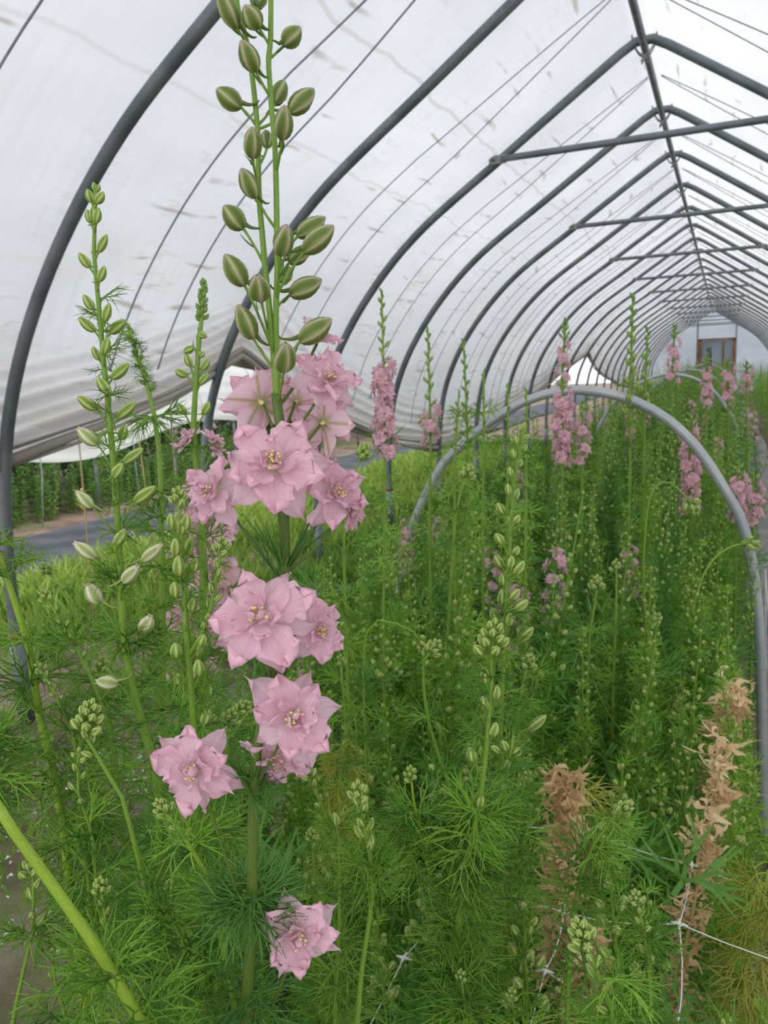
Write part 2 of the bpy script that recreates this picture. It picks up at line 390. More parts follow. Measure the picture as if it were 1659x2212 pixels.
def cover():
    g = G(); ny = int((Y1-Y0)/.075); ys = np.linspace(Y0, Y1, ny); rs = random.Random(2)
    nl, nr = 70, 40; V = []; UV = []; GR = []
    aR = ARC[-1] - .05
    for y in ys:
        h = hem(y); aL = arc_of_z(h)
        ss = np.concatenate([-np.concatenate([np.linspace(aL, max(aL-.5, .3), 34), np.linspace(max(aL-.5, .3), 0, nl-33)[1:]]), np.linspace(0, aR, nr)[1:]])
        ph = (y - .975)/S; sag = math.sin(math.pi*(ph % 1.))**2
        for s in ss:
            off = .035 - .022*sag*min(1, abs(s)/.6)
            off += .004*math.sin(s*23 + 1.7*math.sin(y*1.9))*math.sin(y*5.1 + s*2)*min(1, abs(s)/1.)
            GR.append(0.)
            if s < 0:
                d = abs(aL) - abs(s)                            # metres above the hem: gathered folds that follow it
                if d < .5:
                    k = (1 - d/.5)**.8; GR[-1] = k
                    off += k*(.020*math.sin(d*78 + .9*math.sin(y*1.1) + .5*math.sin(y*3.7)) + .012*math.sin(d*41 + y*.9) + .018)
            x, z = prof(s, off); V.append((x, y, z)); UV.append((s, y))
    m = nl + nr - 1; m = len(V)//ny
    i = np.arange(ny-1)[:, None]*m + np.arange(m-1)[None]
    g.put(V, np.stack([i, i+1, i+m+1, i+m], -1).reshape(-1, 4), None, UV)
    me = g.mesh('roof', M_cover); me.attributes.new('grime', 'FLOAT', 'POINT').data.foreach_set('value', np.array(GR, np.float32)); r = struct('roof', me)
    # gathered roll of sheet along the lifted left-hand hem
    for k, (dz, rr, dx) in enumerate(((-.005, .022, .02), (.035, .016, .035), (-.03, .013, .025))):
        g = G(); P = []; R = []
        for y in np.arange(Y0, Y1, .11):
            a = arc_of_z(hem(y) + dz); x, z = prof(-a, dx)
            P.append((x + .008*math.sin(y*4+k), y, z + .01*math.sin(y*2.3+k*2))); R.append(rr*(1 + .25*math.sin(y*3.1+k)))
        tube(g, P, R, 8); child_same('hem_roll', g.mesh('hem_roll', M_hem), r)
    # slack pleat of sheet hanging round the second hoop where the hem is hitched up
    g = G()
    for sgn in (-1, 1):
        for j in range(4):
            P = []
            for t in np.linspace(0, 1, 9):
                y = 4.2 + sgn*(.03 + t*(.55 - .06*j)); zz = hem(y) + .012 - .03*j*(1-t) - .0*t
                x, z = prof(-arc_of_z(zz), .055 + .012*j); P.append((x, y, z))
            tube(g, P, [.02 - .002*j]*9, 6)
    stuff(child_same('hitched_pleat', g.mesh('hitched_pleat', M_hem), r))
cover()

ORD = ['first','second','third','fourth','fifth','sixth','seventh','eighth','ninth','tenth','eleventh','twelfth','thirteenth','fourteenth','fifteenth','sixteenth','seventeenth','eighteenth','nineteenth','twentieth','twenty-first','twenty-second','twenty-third','twenty-fourth','twenty-fifth']
def hoops():
    g = G(); P = [(x, 0, z) for x, z in (prof(s) for s in np.concatenate([np.linspace(-ARC[-1], -.06, 44), np.linspace(.06, ARC[-1], 44)]))]
    P = np.array(P); P[:, 2] += np.where(np.abs(P[:, 0]-RX) < .07, -.01, 0)
    tube(g, P, .0285, 10); me = g.mesh('hoop_tube', M_steel)
    mts = []
    for sgn in (-1, 1):                                                        # loops of tie wire round ridge pole and hoop
        gt = G()
        for dy in (-.025, .02):
            tube(gt, [(RX+sgn*a, dy+b, RZ+c) for a, b, c in ((.075,0,.005),(.07,.02,-.05),(.035,.03,-.105),(0,.03,-.13),(-.02,.035,-.16))], .005, 5)
        mts.append(gt.mesh('wire_tie', M_wire))
    sl = []
    for e in (0, -1):
        gs = G(); tube(gs, [(P[e][0], 0, -.05), (P[e][0], 0, .42)], .036, 10); gr = G(); tube(gr, [(P[e][0], 0, .405), (P[e][0], 0, .44)], .0385, 10)
        sl.append((gs.mesh('ground_sleeve', M_steel), gr.mesh('rusty_collar', M_rust)))
    for k in range(25):
        y = (1.65 + k - 1)*S
        lab = 'grey steel roof hoop arching over the bed, %s hoop counted from the near end' % ORD[k]
        if k == 1: lab = 'grey steel roof hoop, nearest in view, its left leg rising past the weeds'
        if k == 2: lab = 'grey steel roof hoop with the cover hem hitched up at its left leg'
        if k == 3: lab = 'grey steel roof hoop carrying the left end of the nearest tie bar'
        r = thing('steel_hoop', lab, 'hoop', (0, y, 0), 'steel hoops of the tunnel roof')
        child_same('tube', me, r)
        for m in mts: stuff(child_same('wire_tie', m, r))
        for a, b in sl: q = child_same('ground_sleeve', a, r); child_same('rusty_collar', b, q)
    g = G(); tube(g, [(RX, y, RZ-.078) for y in np.linspace(Y0, Y1-.05, 20)], .024, 10)
    thing('ridge_pole', 'long straight steel ridge pole running under the peak of the hoops', 'pole', (0, 0, 0), None, g.mesh('ridge_pole', M_steel))
    # tie bars with flattened, bolted ends
    gb = G(); zb = CAMZ + .915*S; xl = -1.005*S; xr = 2*RX - xl
    tube(gb, [(x, -.05, zb) for x in np.linspace(xl+.07, xr-.07, 8)], .022, 10); mb = gb.mesh('bar', M_steel)
    ends = []
    for x, sg in ((xl, 1), (xr, -1)):
        gp = G(); box(gp, (x + sg*.045, -.047, zb), (.12, .010, .055)); gq = G(); tube(gq, [(x + sg*.015, -.075, zb), (x + sg*.015, .03, zb)], .012, 6)
        ends.append((gp.mesh('flattened_end', M_wire, False), gq.mesh('bolt', M_steel)))
    for k in range(11):
        y = (3.65 + 2*k)*S
        if y > Y1 - 1: break
        r = thing('tie_bar', 'straight steel tie bar spanning the hoops, %s counted from the near end' % ORD[k] if k else 'nearest straight steel tie bar, bolted across the third visible hoop', 'bar', (0, y, 0), 'steel tie bars across the tunnel')
        child_same('tube', mb, r)
        for a, b in ends: q = child_same('flattened_end', a, r); child_same('bolt', b, q)
    # hold-down ropes, two to a bay
    for k in range(-1, 24):
        yc = (1.65 + k + .5)*S
        for j, sg in enumerate((-1, 1)):
            g = G()
            for side in (-1, 1):
                amax = arc_of_z(max(hem(yc), .5) + .25) if side < 0 else ARC[-1]-.6
                P = []
                for a in np.linspace(.05, amax, 30):
                    x, z = prof(side*a, .004); P.append((x, yc + sg*.18*min(1, a/1.4)**.8, z))
                tube(g, P, .0034 if k > 0 else .0045, 5)
            lab = 'thin hold-down rope over the cover, %s rope of the %s gap between hoops' % (('nearer', 'farther')[j], ORD[k+1])
            thing('cover_rope', lab, 'rope', (0, 0, 0), 'hold-down ropes on the cover', g.mesh('cover_rope', M_rope))
hoops()

def end_wall():
    g = G(); ss = np.linspace(-ARC[-1], ARC[-1], 61); n = len(ss); V = []
    for s in ss: x, z = prof(s, .06); V.append((x, Y1-.02, max(z, 0)))
    for s in ss: x, z = prof(s, .06); V.append((x, Y1-.02, 0.))
    i = np.arange(n-1); g.put(V, np.stack([i+n, i+n+1, i+1, i], -1))
    struct('wall_back', g.mesh('wall_back', M_endfilm, False))
    for sx in (-1.17, .43):
        g = G(); tube(g, [(sx, Y1-.06, 0), (sx, Y1-.06, 3.2)], .03, 8)
        thing('end_wall_post', 'slim steel post beside the far door, %s side' % ('left' if sx < 0 else 'right'), 'post', (0, 0, 0), None, g.mesh('end_wall_post', M_steel))
    g = G(); tube(g, [(-1.75, Y1-.1, 3.0), (1.05, Y1-.1, 3.02)], .022, 8)
    thing('end_wall_rail', 'slim steel rail across the end wall above the far door', 'rail', (0, 0, 0), None, g.mesh('end_wall_rail', M_steel))
    g = G(); box(g, (-.37, Y1-.03, 1.2), (1.3, .03, 2.2)); d = struct('door_1', g.mesh('door_1', M_endfilm, False))
    for nm, c, s in (('door_jamb', (-1.06, Y1-.08, 1.18), (.14, .1, 2.36)), ('door_jamb', (.36, Y1-.08, 1.18), (.14, .1, 2.36)), ('lintel', (-.36, Y1-.08, 2.36), (1.56, .1, .09)), ('door_stile', (-.08, Y1-.07, 1.2), (.07, .06, 2.2))):
        g = G(); box(g, c, s); child_same(nm, g.mesh(nm, M_wood, False), d)
end_wall()

# low hoops of grey pipe that straddle the bed
def low_hoops():
    pts = [(-1.15,0),(-1.13,.6),(-1.07,.95),(-.96,1.19),(-.88,1.29),(-.74,1.40),(-.61,1.47),(-.47,1.50),(-.32,1.48),(-.19,1.42),(-.08,1.32),(.02,1.17),(.08,1.04),(.125,.8),(.15,.5),(.18,0)]
    g = G(); tube(g, smooth_line([(x, 0, z) for x, z in pts], 60), .0165, 10); me = g.mesh('low_hoop', M_pipe)
    for k, (y, dx, dz, lab) in enumerate(((2.62, 0, 0, 'curved grey pipe hoop straddling the bed, the large one nearest'), (7.0, .03, -.04, 'curved grey pipe hoop half buried in larkspurs behind the near one'),
                                 (11.4, .02, -.07, 'third curved grey pipe hoop, showing as a short arc among far plants'), (15.8, .12, -.04, 'farthest curved grey pipe hoop, a faint arc below the far door'))):
        thing('low_hoop', lab, 'hoop', (dx, y, dz), 'low pipe hoops over the bed', me)
low_hoops()

# ------------------------------------------------------------------ plant pieces
def leaf_mesh(seed, hi, L=1., spread=1.25, curl=.0, thick=.022, droop=.25):
    """finely divided leaf, base at the origin, pointing along +X, unit length"""
    r = random.Random(seed); g = G()
    def seg(p, d, up, l, lev, wd):
        side = np.cross(up, d); side /= np.linalg.norm(side)
        bend = up*(r.uniform(-.35, .15) - droop*.5)*l + side*r.uniform(-.18, .18)*l
        n = 4 if hi else (3 if lev == 3 else 2)
        P_ = bez(p, p + d*l*.5, p + d*l + bend, n)
        if curl:
            t = np.linspace(0, 1, n)[:, None]; P_ = P_ + np.array([[0, 0, -1.]])*(curl*l*t**2)
        last = lev == 3
        w0 = wd; w1 = wd*(.35 if last else .85)
        if hi: tube(g, P_, np.linspace(w0, w1, n)*.55, 4 if lev == 0 else 3, False)
        else: ribbon(g, P_, np.linspace(w0, w1, n)*1.5, side*math.cos(.6) + up*r.uniform(-.7, .7))
        if last: return
        e = P_[-1]; nd = P_[-1]-P_[-2]; nd /= np.linalg.norm(nd); nu = np.cross(nd, side); 
        if np.dot(nu, up) < 0: nu = -nu
        k = {0: 5, 1: 3 if hi else 2, 2: 2}[lev]; sp_ = {0: spread, 1: .5, 2: .38}[lev]
        for i in range(k):
            a = sp_*((i/(k-1))*2 - 1) + r.uniform(-.12, .12); b = r.uniform(-.28, .30)
            dd = nd*math.cos(a) + np.cross(nu, nd)*math.sin(a); dd = dd*math.cos(b) + nu*math.sin(b)
            ll = l0[lev+1]*r.uniform(.75, 1.2)*(1 - .25*abs(a)/max(spread, .5))
            seg(e, dd/np.linalg.norm(dd), nu, ll, lev+1, wd*.86)
    l0 = [.20*L, .20*L, .26*L, .42*L]
    seg(np.zeros(3), np.array([1., 0, 0]), np.array([0, 0, 1.]), l0[0], 0, thick)
    return g
LEAF_HI = [leaf_mesh(100+i, True, spread=1.15+.13*i, thick=.042, droop=-.15+.12*(i % 3)) for i in range(6)]
LEAF_LO = [leaf_mesh(200+i, False, spread=1.1+.12*i, thick=.056, droop=-.1+.12*(i % 3)) for i in range(6)]
LEAF_MIN = []
for i in range(4):                                   # sparse version for the far bed
    r = random.Random(i); g = G()
    for k in range(13):
        a = r.uniform(-1.2, 1.2); b = r.uniform(-.5, .6); d = np.array([math.cos(a)*math.cos(b), math.sin(a)*math.cos(b), math.sin(b)])
        s = np.cross(d, [0, 0, 1.]); s /= np.linalg.norm(s); m_ = d*r.uniform(.35, .55)
        ribbon(g, [m_*.3, m_, d*r.uniform(.8, 1.1)-[0, 0, .12]], [.03, .05, .02], s*.8 + np.array([0, 0, r.uniform(-.6, .6)]))
    LEAF_MIN.append(g)
def dry_mesh(seed):
    r = random.Random(seed); g = G()
    tube(g, bez((0, 0, 0), (.2, 0, .05), (.35, .05, -.05), 4), [.03, .025, .02, .02], 4, False)
    for k in range(9):
        a = r.uniform(-1.9, 1.9); e = r.uniform(-1., .5); d = np.array([math.cos(a)*math.cos(e), math.sin(a)*math.cos(e), math.sin(e)]); p = np.array([.22, .03, 0]); P_ = [p]; n = 7
        ax = unit([r.gauss(0, 1), r.gauss(0, 1), r.gauss(0, .4)]); st = r.uniform(.3, .62)
        for j in range(n-1):
            c = st*(1 + .4*j); d = d*math.cos(c) + np.cross(ax, d)*math.sin(c) + ax*np.dot(ax, d)*(1-math.cos(c)); d = unit(d + [0, 0, -.10]); p = p + d*r.uniform(.10, .17); P_.append(p)
        ribbon(g, P_, np.array([.04, .10, .15, .17, .14, .10, .03])*r.uniform(.6, 1.2), unit(np.cross(d, ax) + [r.uniform(-.5, .5), 0, r.uniform(-.5, .5)]))
    return g
LEAF_DRY = [dry_mesh(300+i) for i in range(5)]
ML_hi = [g.mesh('leaf', M_leaf) for g in LEAF_HI]; ML_hi_d = [g.mesh('leaf', M_leaf_d) for g in LEAF_HI]
ML_y = [g.mesh('leaf', M_leaf_y) for g in LEAF_HI[:3]]; ML_dry = [g.mesh('dried_leaf', M_dry) for g in LEAF_DRY]

def bud_geo(spur=0, k=15, n=9, open_=0., fat=1.):
    """bud along +Z, base at origin, unit length; spur sticks out backwards on the +X side"""
    g = G(); t = np.linspace(0, 1, n); t = .5 - .5*np.cos(np.pi*t)*1.; r = .33*fat*np.sin(np.pi*np.clip(t*.955+.035, 0, 1)**.86)**.66
    r[0] = .07; r[-1] = .03 + .16*open_
    a = np.arange(k+1)*2*math.pi/k
    lob = 1 + .09*np.cos(5*a)*0 - .10*np.abs(np.cos(2.5*a))**6
    V = []; UV = []
    for i in range(n):
        tw = a + .35*t[i]
        V += list(np.stack([r[i]*lob*np.cos(tw), r[i]*lob*np.sin(tw), np.full(k+1, t[i]) + (open_*.10*np.sin(5*a) if i == n-1 else 0)], -1))
        UV += [(j/k + .1, t[i]) for j in range(k+1)]
    i = np.arange(n-1)[:, None]*(k+1) + np.arange(k)[None]
    g.put(V, np.stack([i, i+1, i+k+2, i+k+1], -1).reshape(-1, 4), None, UV)
    if spur: 
        h = G(); tube(h, smooth_line([(.10, 0, .16), (.17, 0, -.10), (.22, .01, -.34*spur), (.36, .02, -.62*spur), (.50, .03, -.66*spur)], 9), np.linspace(.085, .022, 9), 6)
        h.pack(); h.uv = [np.tile([[.12, .35]], (h.n, 1))]; g.add(h)
    return g
BUD = dict(o=bud_geo(.55).mesh('bud', M_bud_o), o2=bud_geo(.25, fat=1.05).mesh('bud', M_bud_o), p=bud_geo(.3).mesh('bud', M_bud_p), s=bud_geo(.75).mesh('bud', M_bud_p),
           w=bud_geo(.85, open_=.6, fat=1.08).mesh('bud', M_bud_w), g=bud_geo(0, 10, 6, fat=1.1).mesh('bud', M_bud_g), q=bud_geo(0, 10, 6, fat=1.1).mesh('bud', M_bud_p))
BUD_N = bud_geo(0, 8, 6, fat=1.15).mesh('bud', M_bud_p)
BUD_S = bud_geo(0, 5, 5, fat=1.15)                    # for joined spikes
def petal_geo(seed, W, n=9, m=9, point=.5, ruf=.07, cup=.0, curve=.0, freq=9., teeth=.05, fan=.6):
    """petal from the origin along +X; fan 0 = pointed oval, 1 = broad fan with a toothed far margin"""
    r = random.Random(seed); p1, p2, p3 = r.uniform(0, 6), r.uniform(0, 6), r.uniform(0, 6); skew = r.uniform(-.10, .10); k1 = r.uniform(5, 8)
    V = []; UV = []
    for i in range(n):
        t = i/(n-1); o = math.sin(math.pi*min(t, .999)**.80)**.70 if 0 < t < 1 else 0.; f = (t**.75)*max(0, 1 - t**7)**.5*1.05
        wd = W*max(o*(1-fan) + f*fan, .10 if i == 0 else .012)
        for j in range(m):
            u = j/(m-1)*2 - 1; e = abs(u)
            y = u*wd*(1 + teeth*1.6*math.sin(k1*2.3*t + p1 + 2*u)*(e > .55)) + skew*t*t
            x = t*(1 - .20*fan*u*u*t) + point*.16*max(0, 1 - 1.6*e)*max(0, t-.72)/.28 + teeth*t*t*t*math.sin(k1*u + p2)*1.4
            z = cup*(u*wd)**2/W*1.4 + curve*t*t + ruf*e**1.4*t*math.sin(freq*t + (p1 if u < 0 else p3)) + ruf*.8*t**2*math.sin(4.6*u + p2) + .018*math.sin(11*u + p3)*t*(1-t*.5)
            V.append((x, y, z)); UV.append((j/(m-1), t))
    g = G(); i = np.arange(n-1)[:, None]*m + np.arange(m-1)[None]
    g.put(V, np.stack([i, i+1, i+m+1, i+m], -1).reshape(-1, 4), None, UV); return g
OUT = [petal_geo(10+i, (.36, .40, .34, .42)[i], 10, 9, point=.9, ruf=.09, cup=.2, curve=(-.10, -.20, .04, -.05)[i], fan=.15, teeth=.04) for i in range(4)]
MID = [petal_geo(20+i, (.46, .52, .42, .50, .44, .55)[i], 11, 13, point=.3, ruf=.13, cup=.30, curve=-.05*(i % 3), freq=10, teeth=.07, fan=.75) for i in range(6)]
INN = [petal_geo(30+i, .50, 10, 11, point=.1, ruf=.20, cup=.9, curve=.12*i, freq=9, teeth=.09, fan=.7) for i in range(4)]
MO = [g.mesh('petal', M_sepal) for g in OUT]; MM = [g.mesh('petal', M_petal) for g in MID]; MI = [g.mesh('petal', M_petal) for g in INN]; MS = [g.mesh('petal', M_striped) for g in OUT]
def centre_geo(seed):
    r = random.Random(seed); g = G()
    tube(g, [(0, 0, -.22), (0, 0, -.06), (0, 0, .03)], [.035, .07, .08], 7)
    for k in range(14):
        a = r.uniform(0, 6.28); d = np.array([math.cos(a), math.sin(a), 0])*r.uniform(.03, .19); h = r.uniform(.20, .36)
        tube(g, bez((0, 0, 0), (d[0]*.4, d[1]*.4, h*.6), (d[0], d[1], h), 4), [.012]*4, 4); e = np.array([d[0], d[1], h])
        tube(g, [e, e + [0, 0, .025], e + [.0, .0, .05]], [.014, .034, .010], 5)
    return g
CEN = [centre_geo(i).mesh('flower', M_stamen) for i in range(3)]
def flower_layout(r, n=(5, 5, 4), droop=0.):
    out = []
    ph = r.uniform(0, 6.28)
    for i in range(n[0]): out.append((0, ph + i*6.283/n[0] + r.uniform(-.22, .22), r.uniform(-.45, .08), r.uniform(.82, 1.08), -.05))
    ph += .6
    for i in range(n[1]): out.append((1, ph + i*6.283/n[1] + r.uniform(-.28, .28), r.uniform(.02, .34), r.uniform(.72, .96), .01))
    for i in range(n[1]-1): out.append((1, ph + .5 + i*6.283/(n[1]-1) + r.uniform(-.35, .35), r.uniform(.38, .85), r.uniform(.44, .62), .05))
    for i in range(n[2]): out.append((2, ph + i*6.283/n[2] + r.uniform(-.4, .4), r.uniform(.8, 1.4), r.uniform(.24, .38), .06))
    return out
def pl_matrix(phi, tilt, l, z0): return mat4(rot('z', phi) @ rot('y', -tilt), np.array([.08*math.cos(phi), .08*math.sin(phi), z0]), l)
def small_flower(seed, m=None):
    r = random.Random(seed); g = G()
    o = [petal_geo(seed*7+i, .42, 4, 5, point=.5, ruf=.12, cup=.3, fan=.5) for i in range(3)]
    for k, phi, tilt, l, z0 in flower_layout(r, (5, 5, 3)): g.add(o[k], pl_matrix(phi, tilt, l, z0))
    return g
SF = [small_flower(i) for i in range(4)]; MSF = [g.mesh('flower', M_pinkfar) for g in SF]; MSFP = [SF[0].mesh('flower', M_purple)]

GEN = np.random.RandomState(11)
def place_flower(root, P_, size, face, seed, att=None, stem_m=None, back=False, open_=1., parts=True, rped=.0012):
    """size: radius in metres; face: world direction the flower looks"""
    r = random.Random(seed); R = frame_z(face, (0, 0, 1), r.uniform(0, 6.28)); M = mat4(R, P_, size)
    f = link('flower', CEN[seed % 3], root, M)
    for k, phi, tilt, l, z0 in flower_layout(r):
        tilt = tilt*open_ + (1-open_)*1.0
        me = ((MS if back else MO), MM, MI)[k]; me = me[r.randrange(len(me))]
        link('petal', me, f, M @ pl_matrix(phi, tilt, l, z0) @ mat4(rot('x', r.uniform(-.35, .35)), np.zeros(3)))
    if att is not None:
        e = P_ - np.asarray(face)*size*.2; mid = (e + att)/2 + np.array([0, 0, -.12])*np.linalg.norm(e-att)
        g = G(); tube(g, bez(att, mid, e, 7) - P_, [rped*1.15]*3 + [rped]*4, 6)
        Mi = np.linalg.inv(M); Mi[:3, 3] = 0; g2 = G(); g2.add(g, Mi)
        child_same('flower_stalk', g2.mesh('flower_stalk', stem_m or M_stem), f)
    return f
def place_bud(root, base, tip, wd, kind, att=None, stem_m=None, rped=.0009, up=(0, 0, 1)):
    d = np.asarray(tip) - base; l = np.linalg.norm(d); R = frame_z(d, up); s = wd/.66
    M = mat4(R, base, np.array([s, s, l])); b = link('bud', BUD[kind], root, M)
    if att is not None:
        mid = base - d*.45; mid = mid*.6 + (np.asarray(att)*.4 + base*.6)*.4
        g = G(); tube(g, bez(att, mid, np.asarray(base) + d*.03, 6), [rped*1.2]*2 + [rped]*3 + [rped*1.3], 5, False)
        g2 = G(); g2.add(g, np.linalg.inv(M)); child_same('bud_stalk', g2.mesh('bud_stalk', stem_m or M_stem), b)
    return b
def place_leaf(root, P_, d, size, r, meshes, up=(0, 0, 1)):
    d = np.asarray(d, float); d /= np.linalg.norm(d); z = np.asarray(up, float) - d*np.dot(up, d); z /= np.linalg.norm(z) + 1e-9
    y = np.cross(z, d); a = r.uniform(-.7, .7); y2 = y*math.cos(a) + z*math.sin(a); z2 = np.cross(d, y2)
    return link('leaf', meshes[r.randrange(len(meshes))], root, mat4(np.stack([d, y2, z2], 1), P_, size))
def stem_tube(root, P_, R_, m, name='stem'):
    g = G(); tube(g, np.asarray(P_) - WM[root.name][:3, 3], R_, 8); return child_same(name, g.mesh(name, m), root)

class Hero:
    """a plant traced at a real distance D from the camera; its stem runs on down to the soil"""
    def __init__(s, label, pts, D, r0, r1, seed, stem=None, leaf=None, name='larkspur', cat='flower', group=None, dd=None, base_r=None):
        s.D = D; s.rng = random.Random(seed); s.k = D/F_; s.m = stem or M_stem; s.leaf = leaf or ML_hi
        if dd is None: dd = [0]*len(pts)
        W = [at(x, y, D + q) for (x, y), q in zip(pts, dd)]; s.top = W[0]
        low = W[-1]; lead = unit(W[-1]-W[-2]); hz = min(.9, math.hypot(lead[0], lead[1])); q = min(.30, low[2]*.6)
        root = np.array([low[0] + lead[0]*q*1.25, low[1] + lead[1]*q*1.25, 0.]); c = low + lead*q
        W += list(bez(low, np.array([root[0], root[1], max(c[2], .1)]) if hz > .05 else (low+root)/2, root, 5)[1:])
        s.root = thing(name, label, cat, root, group)
        n = max(24, 4*len(W)); s.P = smooth_line(W, n); s.vis = len(pts)
        s.L = np.concatenate([[0], np.cumsum(np.linalg.norm(np.diff(s.P, axis=0), axis=1))])
        vl = np.linalg.norm(np.diff(np.array(W[:len(pts)]), axis=0), axis=1).sum(); s.vl = vl
        rr = np.interp(s.L, [0, vl, s.L[-1]], [r0*s.k, r1*s.k, (base_r or r1*1.1)*s.k]); s.rr = rr
        stem_tube(s.root, s.P, rr, s.m)
    def pt(s, l):
        p = np.array([np.interp(l, s.L, s.P[:, i]) for i in range(3)]); q = np.array([np.interp(l + .004, s.L, s.P[:, i]) for i in range(3)])
        return p, unit(p - q)
    def at_y(s, py):
        ys = [pix(p)[1] for p in s.P]; i = int(np.argmin([abs(y-py) for y in ys]))
        j = min(max(i, 1), len(ys)-2)
        for a in (j-1, j):
            if (ys[a]-py)*(ys[a+1]-py) <= 0 and ys[a] != ys[a+1]:
                f = (py-ys[a])/(ys[a+1]-ys[a]); return s.L[a] + f*(s.L[a+1]-s.L[a])
        return s.L[i]
    def bud(s, bx, by, tx, ty, w, kind='p', drop=None, db=0., dt=0., attl=None):
        l = s.at_y(by + (drop if drop is not None else 40)) if attl is None else attl
        a, _ = s.pt(l); rp = s.k*2.6 if s.D < .5 else s.k*2.0
        place_bud(s.root, at(bx, by, s.D + db), at(tx, ty, s.D + dt), w*s.k, kind, a, s.m, rp)
    def spike(s, l0, l1, n, size0, size1, ped0, ped1, kind0='g', kind='p', out=.9, bract=True, ang=None, stem_m=None):
        """buds in a spiral from arc l0 (tip) down to l1; sizes in px of length"""
        a0 = s.rng.uniform(0, 6.28) if ang is None else ang
        for i in range(n):
            f = (i/(max(n-1, 1))); l = l0 + (l1-l0)*f**1.15; p, t = s.pt(l)
            a = a0 + i*2.4; x, y = frames([p, p + t, p + 2*t])[2:4]; d = x[0]*math.cos(a) + y[0]*math.sin(a)
            sz = (size0 + (size1-size0)*f)*s.k*s.rng.uniform(.88, 1.1); pl = (ped0 + (ped1-ped0)*f)*s.k*s.rng.uniform(.85, 1.15)
            o = out*(.5 + .5*f); dd = unit(d*o + t*(1.05 - .3*f)); b = p + unit(d*o*1.1 + t)*(pl + s.k*2)
            ax = unit(dd + np.array([0, 0, .25 if t[2] > 0 else 0]))
            kk = kind0 if f < .34 else kind
            if kk == 'w' and f < .75: kk = 's'
            place_bud(s.root, b, b + ax*sz, sz*.58, kk, p, stem_m or s.m, max(s.k*1.5, sz*.055))
            if bract and i % 2 == 0: place_leaf(s.root, p, d*.8 + t, sz*1.5, s.rng, s.leaf)
    def cluster(s, n, size, kind='q', R=1.0, tip=None):
        """tight head of buds at the stem's tip"""
        p, t = s.pt(0.); x, y = frames([p, p + t, p + 2*t])[2:4]; sz = size*s.k
        for i in range(n):
            f = i/n; a = i*2.4; d = x[0]*math.cos(a) + y[0]*math.sin(a)
            b = p - t*sz*(1.9*f*R) + d*sz*.42*(.25 + 1.1*math.sqrt(f))*R; ax = unit(d*(.25 + .9*f) + t)
            z = sz*(.68 + .5*f); place_bud(s.root, b, b + ax*z, z*.78, kind, p - t*sz*(1.9*f*R + .8), s.m, z*.07)
    def leaves(s, l0, l1, n, size, per=2, up=.7, meshes=None, dy=0.):
        for i in range(n):
            l = l0 + (l1-l0)*(i + s.rng.uniform(-.3, .3))/max(n-1, 1); p, t = s.pt(max(l, 0)); x, y = frames([p, p + t, p + 2*t])[2:4]
            a0 = s.rng.uniform(0, 6.28)
            for k in range(per):
                a = a0 + k*6.28/per + s.rng.uniform(-.5, .5); d = x[0]*math.cos(a) + y[0]*math.sin(a)
                place_leaf(s.root, p, d + t*up*s.rng.uniform(.5, 1.3), size*s.rng.uniform(.75, 1.2), s.rng, meshes or s.leaf, (0, 0, 1))
    def branch(s, pts, r0, r1, dd=0.):
        """side shoot traced from tip to the main stem; returns a light stand-in with the same methods"""
        W = [at(x, y, s.D + dd*(1 - i/(len(pts)-1))) for i, (x, y) in enumerate(pts)]
        b = object.__new__(Hero); b.D = s.D; b.rng = s.rng; b.k = s.k; b.m = s.m; b.leaf = s.leaf; b.root = s.root
        W[-1] = s.P[int(np.argmin(np.linalg.norm(s.P - W[-1], axis=1)))]
        b.P = smooth_line(W, 4*len(W) + 4); b.L = np.concatenate([[0], np.cumsum(np.linalg.norm(np.diff(b.P, axis=0), axis=1))]); b.vl = b.L[-1]
        b.top = W[0]; stem_tube(s.root, b.P, np.linspace(r0*s.k, r1*s.k, len(b.P)), s.m, 'side_shoot'); return b

